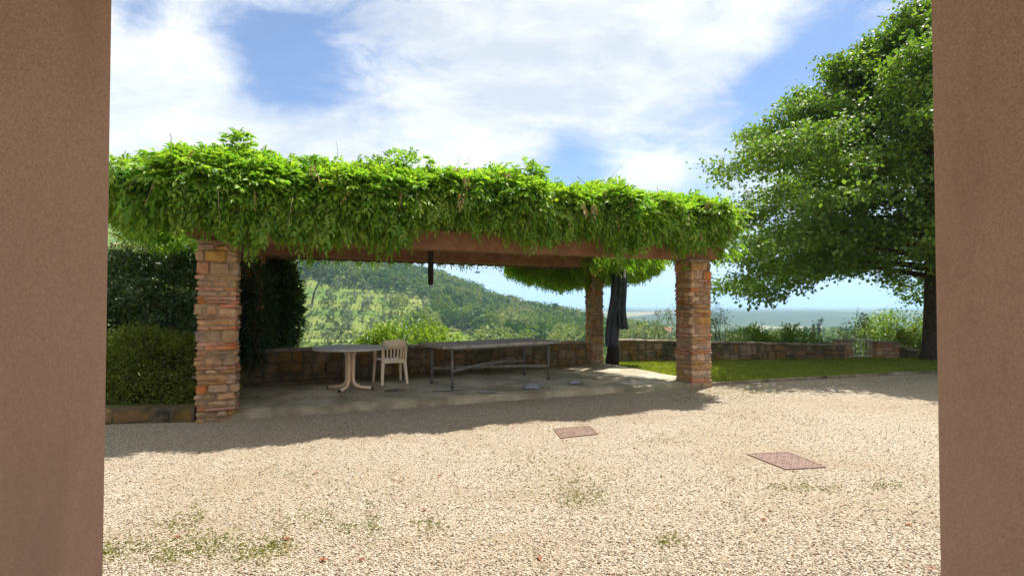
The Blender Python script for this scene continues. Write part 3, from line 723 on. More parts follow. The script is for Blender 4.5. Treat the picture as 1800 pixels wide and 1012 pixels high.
mk('seat', V, Fs, M['plastic'], ch, True)
def slat(ptsL, wd, th, name):
    mb = MB(); V = []; Fs = []
    for i, (a_, b_, z) in enumerate(ptsL):
        for q, o_ in [(-1, -1), (1, -1), (1, 1), (-1, 1)]: V.append(CP(a_ + q * wd[i] / 2, b_ + o_ * th / 2, z))
    for i in range(len(ptsL) - 1):
        for k in range(4): Fs.append((i * 4 + k, i * 4 + (k + 1) % 4, i * 4 + 4 + (k + 1) % 4, i * 4 + 4 + k))
    Fs += [(3, 2, 1, 0), tuple(range(len(ptsL) * 4 - 4, len(ptsL) * 4))]
    return mk(name, V, Fs, M['plastic'], ch)
V = []; Fs = []                                             # top panel of the back, gently curved
for z, hw, b_ in [(.625, .200, -.265), (.70, .212, -.285), (.765, .220, -.303), (.785, .215, -.309), (.793, .17, -.312)]:
    for q in range(9):
        u = -1 + q / 4; V.append(CP(u * hw, b_ + .035 * u * u, z - (.0 if z < .78 else .01 * u * u)))
for z, hw, b_ in [(.625, .200, -.265), (.70, .212, -.285), (.765, .220, -.303), (.785, .215, -.309), (.793, .17, -.312)]:
    for q in range(9):
        u = -1 + q / 4; V.append(CP(u * hw, b_ + .018 + .035 * u * u, z - (.0 if z < .78 else .01 * u * u)))
for i in range(4):
    for q in range(8):
        a_ = i * 9 + q; Fs.append((a_, a_ + 1, a_ + 10, a_ + 9)); Fs.append((a_ + 45 + 9, a_ + 45 + 10, a_ + 46, a_ + 45))
edge = list(range(9)) + [i * 9 + 8 for i in range(1, 5)] + [36 + q for q in range(7, -1, -1)] + [i * 9 for i in range(3, 0, -1)]
for q in range(len(edge)): a_, b_ = edge[q], edge[(q + 1) % len(edge)]; Fs.append((a_, a_ + 45, b_ + 45, b_))
mk('back_panel', V, Fs, M['plastic'], ch, True)
for k in range(7):
    u = -1 + k / 3; slat([(u * .165, -.208 + .02 * u * u, .43), (u * .18, -.235 + .028 * u * u, .53), (u * .19, -.256 + .03 * u * u, .64)], [.026, .025, .027], .016, 'back_slat')
slat([(0, -.207, .375), (0, -.207, .435)], [.40, .40], .026, 'back_rail')
for sgn in (-1, 1):
    slat([(sgn * .20, -.215, .37), (sgn * .212, -.235, .53), (sgn * .212, -.262, .64)], [.04, .034, .03], .024, 'back_post')
    slat([(sgn * .225, -.275, .0), (sgn * .212, -.235, .20), (sgn * .195, -.205, .405)], [.036, .05, .058], .045, 'leg')
    slat([(sgn * .255, .245, .0), (sgn * .245, .225, .22), (sgn * .235, .20, .42), (sgn * .25, .165, .60), (sgn * .25, .12, .64)], [.034, .045, .048, .046, .046], .045, 'leg')
    mb = MB(); mb.tube([CP(sgn * .252, .15, .645), CP(sgn * .258, .02, .652), CP(sgn * .245, -.14, .645), CP(sgn * .213, -.245, .63)], [.024, .026, .022, .018], 8); mb.build('armrest', M['plastic'], ch, True)
# long table
tl = [P(783, 685, SLAB), P(973, 668, SLAB), P(929, 656.5, SLAB), P(752, 672, SLAB)]
tctr = sum(tl, Vector()) / 4
te = ((tl[1] - tl[0]) + (tl[2] - tl[3])).normalized(); tn = UP.cross(te)
LX = 1.02; LW = .40; TZ = .73
tctr.z = ZF
lt = thing('long_table', 'long weathered table with grey iron legs and crossed curved stretchers', 'table', tctr)
def TP(a_, b_, z): return tctr + te * a_ + tn * b_ + UP * z
# slab edge slightly uneven
mb = MB(); V = []; nseg = 14; Fs = []
for z, k in [(TZ - .055, .0), (TZ - .008, .0), (TZ, -.008)]:
    for side in (-1, 1):
        for i in range(nseg + 1):
            u = -1 + 2 * i / nseg; a_ = (u if side < 0 else -u) * (1.24 + k)
            V.append(TP(a_, side * (.50 + k + .006 * math.sin(i * 2.1 + side)), z + .006 * math.sin(a_ * 2.3)))
ring = 2 * (nseg + 1)
for l in range(2):
    for i in range(ring): Fs.append((l * ring + i, l * ring + (i + 1) % ring, (l + 1) * ring + (i + 1) % ring, (l + 1) * ring + i))
Fs += [tuple(range(2 * ring, 3 * ring)), tuple(range(ring))[::-1]]
mk('table_top', V, Fs, M['table_top'], lt)
for b_ in (-LW, LW): MB().obox(TP(0, b_, TZ - .075), (2 * LX, .03, .035), (te, tn, UP)).build('apron', M['iron'], lt)
for a_ in (-LX, LX):
    MB().obox(TP(a_, 0, TZ - .076), (.03, 2 * LW - .05, .034), (te, tn, UP)).build('apron', M['iron'], lt)
    for b_ in (-LW, LW):
        lg = MB().tube([TP(a_, b_, .012), TP(a_, b_, TZ - .06)], .022, 10).build('leg', M['iron'], lt, True)
        MB().tube([TP(a_, b_, 0), TP(a_, b_, .02)], .03, 10).build('foot', M['capdark'], lg, True)
for sgn in (-1, 1):
    p0 = TP(-LX, -LW * sgn, .27); p1 = TP(LX, LW * sgn, .27); dv = (p1 - p0).normalized(); V = []; Fs = []; ns_ = 16
    sd = UP.cross(dv)
    for i in range(ns_ + 1):
        u = i / ns_; c = p0.lerp(p1, u) + UP * (.055 * math.sin(math.pi * u) * (1 if sgn > 0 else .2) + (.012 if sgn > 0 else -.012)) 
        for q, o_ in [(-1, -1), (1, -1), (1, 1), (-1, 1)]: V.append(c + sd * q * .009 + UP * o_ * .022)
    for i in range(ns_):
        for k in range(4): Fs.append((i * 4 + k, i * 4 + (k + 1) % 4, i * 4 + 4 + (k + 1) % 4, i * 4 + 4 + k))
    mk('stretcher', V, Fs, M['iron'], lt)
MB().tube([TP(0, 0, .26), TP(0, 0, .345)], .03, 10).build('stretcher_boss', M['iron'], lt)

# things hanging in the pergola
hp = PD(757, 440, 9.6)
hg = thing('hanging_lamp', 'narrow dark tube lamp hanging from the pergola roof above the tables', 'lamp', (hp.x, hp.y, 1.86))
MB().tube([(hp.x, hp.y, 1.87), (hp.x, hp.y, 1.90), (hp.x, hp.y, 2.52)], [.03, .048, .05], 10).build('body', M['dark_bark'], hg)
for o_ in (-.05, .05): MB().tube([(hp.x + o_, hp.y, 2.50), (hp.x + o_, hp.y, 2.85)], .008, 6).build('bracket', M['iron'], hg)
wt = PD(1098, 475, 12.6)
mb = MB(); mb.tube([(wt.x, wt.y, wt.z - .17), (wt.x, wt.y, wt.z + .15), (wt.x - .02, wt.y + .02, wt.z + .42)], .022, 8)
setp(mb.build('hanging_tube', M['white'], loc=(wt.x, wt.y, wt.z - .17)), 'short white tube hanging under the vine beside the dark trunk', 'tube')

# ------------------------------------------------------------------ wisteria
topx = [120, 190, 230, 320, 400, 480, 560, 650, 740, 830, 910, 960, 1010, 1060, 1100, 1200, 1260, 1300, 1330]
topy = [310, 288, 272, 252, 243, 262, 276, 274, 288, 288, 292, 312, 322, 306, 326, 334, 352, 378, 400]
botx = [120, 190, 230, 300, 345, 430, 500, 600, 690, 740, 800, 880, 960, 1040, 1090, 1150, 1200, 1260, 1305]
boty = [360, 372, 402, 416, 412, 440, 442, 440, 450, 418, 408, 424, 440, 418, 456, 432, 450, 442, 405]
sT = np.array([s_of(x, 0.05) for x in topx]); zT = np.array([EYE + (HY - y) / F * G(s, 0.05).y - 0.22 for s, y in zip(sT, topy)])
sB = np.array([s_of(x, -0.42) for x in botx]); zB = np.array([EYE + (HY - y) / F * G(s, -0.42).y + 0.38 for s, y in zip(sB, boty)])
def ztop(s): return np.interp(s, sT, zT)
def zbot(s): return np.interp(s, sB, zB) + .09 * lump(s, 0 * s, .16) + .07 * lump(s, 0 * s, .07, 2.)
S0, S1 = -1.25, 8.75
def Garr(s, t_, z):
    return np.stack([A.x + E.x * s + N.x * t_, A.y + E.y * s + N.y * t_, z], -1)
def compound(Pb, Rd, L, LL, npair=5):
    """pinnate leaves: base, rachis direction, rachis length, leaflet length"""
    n = len(Pb); Rd = unit(Rd); side = unit(np.cross(Rd, np.array([0, 0, 1.0]) + 0.35 * rng.normal(size=(n, 3)))); nrm = np.cross(side, Rd)
    out_ = []
    for k in range(npair + 1):
        f = 0.22 + 0.78 * k / npair
        c = Pb + Rd * (L * f)[:, None]; c[:, 2] -= 0.30 * L * f * f
        tip = Rd.copy(); tip[:, 2] -= 0.55 * f; tip = unit(tip)
        ll = LL * (1.0 - 0.25 * abs(f - 0.55))
        if k == npair: out_.append(kites(c, tip, nrm + .2 * rng.normal(size=(n, 3)), ll, ll * .40))
        else:
            for sg in (-1, 1):
                dr = tip * 0.62 + side * sg * 0.75 + rng.normal(size=(n, 3)) * .14; dr[:, 2] -= .22
                out_.append(kites(c, dr, nrm + .25 * rng.normal(size=(n, 3)), ll, ll * .40))
    return joinVF(out_)
def wisteria():
    leaves = []
    # front curtain + shoulder
    n = 11000; s = rng.uniform(S0, S1, n); f = rng.random(n) ** 0.9
    dens = lump(s, f * 1.1, .21, .5) + .7 * lump(s, f * 1.2, .09, 2.) + .5; kp = rng.random(n) < np.clip(.35 + .55 * dens, .10, 1); s, f = s[kp], f[kp]; n = len(s)
    zb_, zt_ = zbot(s), ztop(s); z = zb_ + (zt_ - zb_) * f
    bulge = 0.22 * np.sin(np.pi * np.clip(f, 0, 1)) + 0.20 * lump(s, z * 1.2, 0.33) + .16 * lump(s, z, .14, 3.)
    endr = np.minimum(smooth(s, S0, S0 + .9), 1 - smooth(s, S1 - .7, S1)) * .5 + .5
    t_ = -0.30 - bulge + 0.55 * smooth(f, 0.72, 1.0) + rng.exponential(.11, n) + (1 - endr) * .8
    out_ = np.stack([N.x * -1 + 0 * s, N.y * -1 + 0 * s, 0 * s], -1)
    Rd = out_ * (0.75 - .25 * f)[:, None] + np.array([E.x, E.y, 0]) * rng.normal(0, .55, n)[:, None]
    Rd[:, 2] = -0.95 + 1.75 * f + rng.normal(0, .30, n)
    leaves.append(compound(Garr(s, t_, z), Rd, .18 + .13 * rng.random(n), .088 + .035 * rng.random(n)))
    # hanging leaves along the fringe
    n = 1500; s = rng.uniform(S0 + .1, S1 - .1, n); z = zbot(s) + rng.normal(0.10, .10, n); t_ = -.30 + rng.normal(0, .14, n)
    Rd = out_[:n] * .45 + rng.normal(size=(n, 3)) * .25; Rd[:, 2] = -1
    leaves.append(compound(Garr(s, t_, z), Rd, .15 + .12 * rng.random(n), .085 + .03 * rng.random(n)))
    # top, with mounds
    n = 5200; s = rng.uniform(S0, S1, n); t_ = rng.random(n) ** 1.35 * 4.6 - .3; s = S0 + (s - S0) * (S1 - .30 * np.maximum(t_ - .6, 0) - S0) / (S1 - S0)
    z = ztop(s) - .05 + .10 * lump(s, t_ * .5, .13, .4) - .10 * smooth(t_, 1.0, 4.3) - .55 * smooth(t_, 3.6, 4.4) + .12 * lump(s, t_, .36, 1.) - rng.exponential(.12, n)
    Rd = rng.normal(size=(n, 3)) * .7; Rd[:, 2] = .55 + .4 * rng.random(n)
    leaves.append(compound(Garr(s, t_, z), Rd, .15 + .13 * rng.random(n), .070 + .03 * rng.random(n)))
    # two ends and the back curtain
    for n, sf in [(900, S0), (900, S1)]:
        t_ = rng.uniform(-.4, 4.2, n); f = rng.random(n); zb_, zt_ = (2.85 if sf < 0 else 2.5) + 0 * f, float(ztop(sf + (.6 if sf < 0 else -.6))) - .1; z = zb_ + (zt_ - zb_) * f
        sg = -1 if sf < 0 else 1
        s = sf - (.30 * np.maximum(t_ - .6, 0) if sg > 0 else 0) + sg * (.12 * np.sin(np.pi * f) + .1 * lump(t_, z, .3)) - sg * rng.exponential(.15, n) - sg * .45 * f
        Rd = np.stack([E.x * sg + 0 * s, E.y * sg + 0 * s, -.7 + 1.5 * f], -1) + rng.normal(size=(n, 3)) * .4
        leaves.append(compound(Garr(s, t_, z), Rd, .17 + .12 * rng.random(n), .075 + .03 * rng.random(n)))
    n = 1500; s = rng.uniform(S0, S1 - 1.1, n); f = rng.random(n); z = 2.62 + .85 * f; t_ = 4.25 + .25 * np.sin(np.pi * f) + .15 * lump(s, z, .3) - rng.exponential(.12, n)
    Rd = -out_[:n] * .8 + rng.normal(size=(n, 3)) * .4; Rd[:, 2] = -.7 + 1.5 * f
    leaves.append(compound(Garr(s, t_, z), Rd, .17 + .12 * rng.random(n), .075 + .03 * rng.random(n)))
    # low clump over the back column and the trunk
    n = 2300; px = rng.uniform(0, 1, n); dd = rng.uniform(13.3, 14.6, n)
    xx = 892 + 270 * px; lowy = np.interp(xx, [885, 930, 985, 1030, 1090, 1130, 1168], [472, 492, 503, 500, 492, 486, 462])
    X_ = (xx - CX) / F * dd; zlow = EYE + (HY - lowy) / F * dd; z = zlow + .10 + (2.72 - zlow) * rng.random(n) ** 1.2
    Rd = rng.normal(size=(n, 3)) * .45; Rd[:, 2] = -.8
    leaves.append(compound(np.stack([X_, dd, z], -1), Rd, .14 + .10 * rng.random(n), .08 + .03 * rng.random(n)))
    # loose sprays above the silhouette
    n = 900; k = rng.integers(0, 26, n); cs = rng.uniform(S0 + .2, S1 - .2, 26); ct = rng.uniform(-.2, .6, 26)
    f = rng.random(n); s = cs[k] + rng.normal(0, .10, n) + .12 * f; z = ztop(cs[k]) + .02 + .26 * f * (0.4 + .6 * rng.random(26)[k])
    Rd = rng.normal(size=(n, 3)) * .8; Rd[:, 2] = .5
    leaves.append(compound(Garr(s, ct[k] + rng.normal(0, .08, n), z), Rd, .10 + .10 * rng.random(n), .06 + .02 * rng.random(n)))
    V, Fc = joinVF(leaves)
    base = P(1076, 636.5, SLAB)
    r = thing('wisteria', 'lush green wisteria covering the whole pergola roof and hanging over its beams', 'climbing plant', (base.x, base.y, SLAB))
    mk('foliage', V, Fc, M['wisteria'], r)
    dn = 24; ds = rng.uniform(S0 + .3, S1 - .3, dn); df = rng.random(dn); dz_ = zbot(ds) + (ztop(ds) - zbot(ds)) * df
    Rd = np.tile(np.array([[-N.x * .5, -N.y * .5, -.8]]), (dn, 1)) + rng.normal(size=(dn, 3)) * .35
    Vd, Fd = compound(Garr(ds, -.58 - .2 * np.sin(np.pi * df), dz_), Rd, .12 + .1 * rng.random(dn), .07 + .02 * rng.random(dn), 4); mk('withered_leaves', Vd, Fd, M['withered'], r)
    # trunk of twisted strands
    topp = Vector((base.x + .10, base.y - .05, 2.75)); mb = MB()
    for k in range(4):
        pts = []; rad = []
        for i in range(15):
            u = i / 14; a = k * math.pi / 2 + u * 5.0; rr_ = .075 * (1 - .25 * u) + .02 * math.sin(u * 9 + k)
            pts.append(base.lerp(topp, u) + Vector((math.cos(a) * rr_, math.sin(a) * rr_, -.08 if i == 0 else 0))); rad.append((.085 - .035 * u) * (1 + .12 * math.sin(u * 17 + k)))
        mb.tube(pts, rad, 8)
    mb.build('trunk', M['dark_bark'], r, True)
    # woody stems over the roof and wispy tendrils
    mb = MB()
    for k in range(16):
        s = random.uniform(0, 8.2); t0 = random.uniform(.1, 3.5); pts = [topp if k < 3 else G(s, t0, 2.95)]
        for i in range(7):
            s += random.uniform(-.9, .9); t0 += random.uniform(-.6, .6); t0 = min(max(t0, -.2), 4.0); s = min(max(s, -.7), 8.6)
            pts.append(G(s, t0, random.uniform(2.95, 3.25)))
        mb.tube(pts, [.03, .028, .026, .022, .018, .014, .010, .006], 5)
    mb.build('stem', M['dark_bark'], r)
    for k in range(44):
        s = random.uniform(S0 + .4, S1 - .2); up_ = k < 24
        if up_:
            p = G(s, random.uniform(-.1, .9), float(ztop(s)) - .1); L_ = random.uniform(.3, .62); v = Vector((random.uniform(-.5, .6), random.uniform(-.4, .4), 1))
        else:
            p = G(s, -.62 - random.uniform(-.1, .12), float(zbot(s)) + random.uniform(.15, .8)); L_ = random.uniform(.35, .7); v = Vector((random.uniform(-.3, .3), -.5, -.2))
        pts = [p]; 
        for i in range(8):
            v = (v.normalized() + Vector((random.uniform(-.35, .35), random.uniform(-.3, .3), random.uniform(-.3, .12) - (0 if up_ else .15)))); pts.append(pts[-1] + v.normalized() * L_ / 8)
        MB().tube(pts, [.0055 - .0004 * i for i in range(9)], 4).build('tendril', M['stem'], r)
    return r
wisteria()
# dark cloth bundle hanging by the trunk
cb = PD(1093, 470, 13.0)
cl = thing('shade_cloth', 'dark folded cloth hanging in two tails beside the wisteria trunk', 'cloth', (cb.x, cb.y, .35))
def tail(px_top, px_bot, ptop, pbot, wt_, wb_, name, dd):
    V = []; Fs = []; nu, nv = 34, 22
    for j in range(nv + 1):
        u = j / nv; c = PD(px_top + (px_bot - px_top) * u + 2.0 * math.sin(u * 6), ptop + (pbot - ptop) * u, dd); wd = wt_ + (wb_ - wt_) * u ** .7
        for i in range(nu):
            a = 2 * math.pi * i / nu; q = 1 + .24 * math.sin(5 * a + 2.2 * u) + .12 * math.sin(9 * a - 3 * u + 1)
            V.append(c + Vector((math.cos(a) * wd * q, math.sin(a) * wd * .75 * q, (.03 * math.sin(3 * a) if j == nv else 0))))
    for j in range(nv):
        for i in range(nu): Fs.append((j * nu + i, j * nu + (i + 1) % nu, (j + 1) * nu + (i + 1) % nu, (j + 1) * nu + i))
    Fs += [tuple(range(nu)), tuple(range(nv * nu, (nv + 1) * nu))[::-1]]
    mk(name, V, Fs, M['cloth'], cl, True)
tail(1087, 1074, 452, 607, .10, .125, 'long_tail', 12.95); tail(1090, 1096, 452, 577, .085, .095, 'short_tail', 12.9)

# ------------------------------------------------------------------ lime tree on the right
def lime_tree():
    base = P(1637, 635); base.z = 0.0
    r = thing('lime_tree', 'large dark green lime tree with low spreading branches on the lawn', 'tree', base)
    mb = MB(); TOP = 8.6
    def trunk_pt(z): return base + Vector((.12 * math.sin(z * .6), .1 * math.sin(z * .5 + 1), z))
    zs = [-.15, 0, .25, .7, 1.3, 2, 3, 4.2, 5.6, 7, 8.4, TOP]
    mb.tube([trunk_pt(z) for z in zs], [.31, .265, .215, .195, .19, .19, .185, .165, .14, .10, .06, .02], 12); mb.build('trunk', M['bark'], r, True)
    prof_z = [1.4, 2.0, 3.0, 4.6, 5.6, 7.2, 8.0, 8.8, 9.6]; prof_r = [4.6, 5.2, 5.6, 5.5, 4.9, 3.4, 2.2, 1.2, .3]
    tips = []; limbs = MB()
    for k in range(92):
        z0 = 2.25 + (TOP - 2.65) * (k / 91) ** 1.05; az = k * 2.39996 + random.uniform(-.3, .3)
        zend = z0 + (-0.45 + 1.45 * smooth(z0, 2.0, 8)) + random.uniform(-.3, .3); R_ = float(np.interp(max(zend, 1.3), prof_z, prof_r)) * random.uniform(.70, 1.06)
        dv = Vector((math.cos(az), math.sin(az), 0)); p0 = trunk_pt(z0); pts = []
        for i in range(8):
            u = i / 7; arch = .55 * math.sin(math.pi * u * .9) * (1 if z0 < 6 else .5)
            pts.append(p0 + dv * R_ * u + UP * ((zend - z0) * u + arch) + Vector((random.uniform(-.12, .12), random.uniform(-.12, .12), random.uniform(-.06, .06))) * u)
        r0 = .085 * (1 - .6 * (z0 / TOP)); limbs.tube(pts, [max(r0 * (1 - u * .12), .008) if False else max(r0 * (1 - i / 7.6), .006) for i, u in enumerate(range(8))], 6)
        # side twigs bearing leaf sprays
        for i in range(2, 8):
            for sg in (-1, 1, 0):
                if sg == 0 and i < 7: continue
                u = i / 7; Lw_ = (R_ * .36) * (1.15 - .75 * u) + .28
                sd = dv.cross(UP) * sg; td = (dv * .75 + sd * .8 + UP * random.uniform(-.25, .25)).normalized()
                e = pts[i] + td * Lw_ + UP * (-.10); limbs.tube([pts[i], pts[i].lerp(e, .55) + UP * .06, e], [.012, .008, .004], 4, False)
                tips.append((pts[i], e))
    limbs.build('branch', M['bark'], r)
    Cs = []; Ds = []
    for a_, b_ in tips:
        m_ = 52; u = rng.random(m_) ** .75; a3 = np.array(a_); b3 = np.array(b_)
        p = a3 + (b3 - a3) * u[:, None] + rng.normal(size=(m_, 3)) * np.array([.16, .16, .11]); Cs.append(p)
        dv = unit((b3 - a3)[None]) * .6 + rng.normal(size=(m_, 3)) * .6; dv[:, 2] -= .35; Ds.append(dv)
    Cs = np.vstack(Cs); Ds = np.vstack(Ds); n = len(Cs)
    rep = 3; Cs = np.repeat(Cs, rep, 0) + rng.normal(size=(n * rep, 3)) * .085; Ds = np.repeat(Ds, rep, 0) + rng.normal(size=(n * rep, 3)) * .5
    n = len(Cs)
    V, Fc = kites(Cs, Ds, rng.normal(size=(n, 3)) * .45 + np.array([0, 0, 1.]), .085 + .05 * rng.random(n), .075 + .04 * rng.random(n), .15)
    mk('crown', V, Fc, M['linden'], r)
lime_tree()

# ------------------------------------------------------------------ hedges and shrubs close by
def hedge(name, label, x0, x1, y0, y1, z0, z1, n, L, W, mat, skew=0.0):
    r = thing(name, label, 'hedge', ((x0 + x1) / 2, (y0 + y1) / 2, z0))
    def surf(m):
        f = rng.random(m); x = rng.uniform(x0, x1, m); z = rng.uniform(z0, z1, m); y = np.full(m, y0) + rng.exponential(.10, m)
        pick = rng.random(m)
        top = pick < .25; end = (pick > .80)
        y = np.where(top, rng.uniform(y0, y1, m), y); z = np.where(top, z1 - rng.exponential(.08, m), z)
        y = np.where(end, rng.uniform(y0, y1, m), y); x = np.where(end, x1 - rng.exponential(.08, m), x)
        y = y + .26 * lump(x, z, .38) + .10 * lump(x, z, .13) + .45 * smooth(z, z1 - .6, z1); z = z + np.where(z > z1 - .5, .22 * lump(x, y, .33) + .10 * lump(x, y, .12), 0) + rng.exponential(.05, m) * top
        x = x + (y - y0) * skew + np.where(end, .10 * lump(y, z, .3), 0)
        nr = np.where(top[:, None], [[0, 0, 1.]], np.where(end[:, None], [[1., 0, .2]], [[0, -1., .25]]))
        return np.stack([x, y, z], -1), nr
    p, nr = surf(n); dv = nr * .5 + rng.normal(size=(n, 3)) * .6; dv[:, 2] += .15
    V, Fc = kites(p, dv, nr + rng.normal(size=(n, 3)) * .5, L * (.7 + .6 * rng.random(n)), W * (.7 + .6 * rng.random(n)))
    mk('foliage', V, Fc, M[mat], r)
    mb = MB(); k = int((x1 - x0) / .5)
    for i in range(k):
        xx = x0 + (i + .5) * (x1 - x0) / k + (y1 - y0) * .5 * skew; yy = (y0 + y1) / 2
        mb.tube([(xx, yy, z0 - .2), (xx + random.uniform(-.1, .1), yy, (z0 + z1) / 2), (xx, yy, z1 - .15)], [.04, .03, .01], 5)
    mb.build('stem', M['bark'], r)
hedge('laurel_hedge', 'tall dense dark laurel hedge beside the pergola column', -8.2, -4.55, 8.3, 9.9, .15, 2.2, 26000, .085, .04, 'laurel', -0.38)
shrub('box_bush', 'low rounded yellow-green bush clipped above the stone border', (-5.25, 7.9, .16), (1.15, .6), 1.0, 300, 26000, .034, .02, M['box_leaf'], spread=.22, lift=.32, bottom=-.5, shell=.75)
shrub('laurel_shrub', 'dark leafy laurel spilling over the side wall between the columns', (-4.92, 10.0, .05), (.55, .5), 2.35, 90, 5200, .09, .04, M['laurel'], spread=.26, lift=.5)
shrub('laurel_shrub', 'dark glossy laurel bush filling the corner behind the side wall', (-5.0, 11.2, -.1), (.62, .65), 3.0, 160, 9000, .10, .045, M['laurel'], spread=.24, lift=.5)
for (x, y, hgt, rx, lab) in [(-6.6, 13.2, 3.3, 1.3, 'sunlit pale leafy tree rising above the laurel hedge'), (-8.6, 13.6, 3.5, 1.4, 'sunlit leafy tree behind the hedge next to the portico pier')]:
    zb_ = Hs(x, y); shrub('leafy_tree', lab, (x, y, zb_), (rx, 1.0), hgt - zb_, 150, 9000, .09, .045, M['pale_leaf'], cat='tree', group='trees behind the hedge', spread=.25, lift=.55, stemr=.05)
# oleander beyond the back wall
def beyond(px, py, dd, x_extra=0): p = PD(px, py, dd); return p
def shrub_at(name, label, px, pytop, dd, wpx, nclump, nleaf, L, W, mat, cat='shrub', group=None, hmin=1.6, **kw):
    p = PD(px, pytop, dd); zb_ = Hs(p.x, p.y) - .05; h = p.z - zb_
    return shrub(name, label, (p.x, p.y, zb_), (wpx / 2 / F * dd, min(wpx / 2 / F * dd, 1.3)), h, nclump, nleaf, L, W, mat, cat, group, **kw)
shrub_at('oleander_bush', 'bright green oleander bush directly behind the patio wall', 722, 565, 14.6, 205, 150, 7500, .135, .042, M['bright_leaf'], spread=.26, lift=.5, shell=.6)
shrub_at('oleander_bush', 'lower bright oleander bush reaching left behind the round table', 660, 583, 14.2, 90, 60, 2600, .135, .042, M['bright_leaf'], spread=.26, lift=.5, shell=.6)
shrub_at('olive_shrub', 'wispy grey-green olive shoot beside the columns on the plain side', 1165, 541, 17.5, 62, 40, 900, .10, .022, M['olive_leaf'], spread=.20, lift=.55, shell=.3)
shrub_at('olive_shrub', 'taller wispy olive tree behind the wall next to the front column', 1262, 536, 17.8, 70, 46, 1200, .10, .022, M['olive_leaf'], spread=.20, lift=.55, shell=.3)
shrub_at('bright_bush', 'rounded bright green bush behind the lawn wall', 1318, 574, 17.2, 85, 90, 3800, .085, .045, M['bright_leaf'], spread=.28)
shrub_at('bright_bush', 'wide bright green bush behind the middle of the lawn wall', 1388, 577, 17.4, 100, 90, 4000, .085, .045, M['bright_leaf'], spread=.28)
shrub_at('olive_shrub', 'thin upright grey sapling rising behind the lawn wall', 1437, 560, 17.6, 24, 18, 330, .09, .022, M['olive_leaf'], spread=.2, lift=.6, shell=.2)
shrub_at('olive_shrub', 'low grey-green bush behind the wall just before the gate', 1460, 586, 17.4, 60, 40, 1300, .08, .024, M['olive_leaf'], spread=.3)
shrub_at('leafy_tree', 'small airy pale green tree behind the garden gate', 1502, 553, 19.0, 60, 50, 1500, .09, .04, M['pale_leaf'], cat='tree', spread=.3, shell=.3)
shrub_at('bright_bush', 'tall light green bush behind the gate and lime tree trunk', 1575, 540, 19.6, 120, 110, 5200, .095, .05, M['bright_leaf'], spread=.3)
shrub_at('dark_bush', 'rounded dark green bush beside the wider gate pillar', 1592, 578, 17.9, 60, 70, 2600, .075, .04, M['box_leaf'], spread=.25)
shrub_at('leafy_tree', 'pale green tree beyond the lime tree trunk', 1680, 535, 21, 130, 90, 3600, .10, .05, M['pale_leaf'], cat='tree', spread=.3)

# ------------------------------------------------------------------ far hillside
def far_tree_arrays(x, y, z, h, rw, ncl, nl, L):
    V, Fc, _ = leaf_cloud((x, y, z + h * .56), (rw, rw, h * .46), ncl, nl, L, L * .8, .34, bottom=-.75, shell=.7, updir=.5); return V, Fc
def add_tint(o, lst):
    tv = np.concatenate([np.full(len(v), q, dtype=np.float32) for (v, f), q in zip(lst, rng.random(len(lst)))])
    a_ = o.data.attributes.new('tint', 'FLOAT', 'POINT'); a_.data.foreach_set('value', tv)
def forest():
    lst = []; cnt = 0
    Y = np.geomspace(135, 560, 900)
    for _ in range(9000):
        y = float(rng.choice(Y)); u = rng.uniform(-.62, .26); x = u * y
        if -112 < x < -36 and 150 < y < 292 and x > -112 + (y - 150) * .05:      # terraces stay open
            if not (lump(np.array(x), np.array(y), 17) > .80): continue
        if x > -40 and y < 235 and lump(np.array(x), np.array(y), 23, 2.) < .25: continue
        if x < -95 and y < 190 and random.random() < .3: continue
        if -.40 < u < -.19 and y < 152: continue
        z = Hs(x, y)
        if z < -40: continue
        if rng.random() > np.clip(y / 330, .22, 1): continue
        h = rng.uniform(6.0, 12.0); rw = h * rng.uniform(.40, .58)
        nl = int(np.clip(330 * (190 / y), 120, 340)); lst.append(far_tree_arrays(x, y, z, h, rw, 22, nl, .85 + y / 800)); cnt += 1
        if cnt >= 1500: break
    V, Fc = joinVF(lst)
    o = mk('forest', V, Fc, M['wood_leaf'], loc=(-60, 300, 0)); add_tint(o, lst); setp(o, 'mixed green woodland covering the distant hillside', 'woodland', kind='stuff')
forest()
# scrub and grass tussocks that mark the terrace edges
n = 26000; x = rng.uniform(-118, -30, n); y = rng.uniform(148, 312, n); z0 = H(x, y)
slope = np.abs(H(x, y + 1.2) - H(x, y - 1.2)); keep = ((slope > 1.2) & (rng.random(n) < .7)) | (rng.random(n) < .015); x, y, z0 = x[keep], y[keep], z0[keep]; n = len(x)
Vs, Fs_ = kites(np.stack([x, y, z0 - .1], -1), rng.normal(size=(n, 3)) * .6 + [0, 0, .7], rng.normal(size=(n, 3)), .9 + .7 * rng.random(n), .7 + .5 * rng.random(n))
setp(mk('terrace_scrub', Vs, Fs_, M['pale_leaf'], loc=(-70, 220, 0)), 'rough scrub growing along the terrace edges on the hillside', 'scrub', kind='stuff')
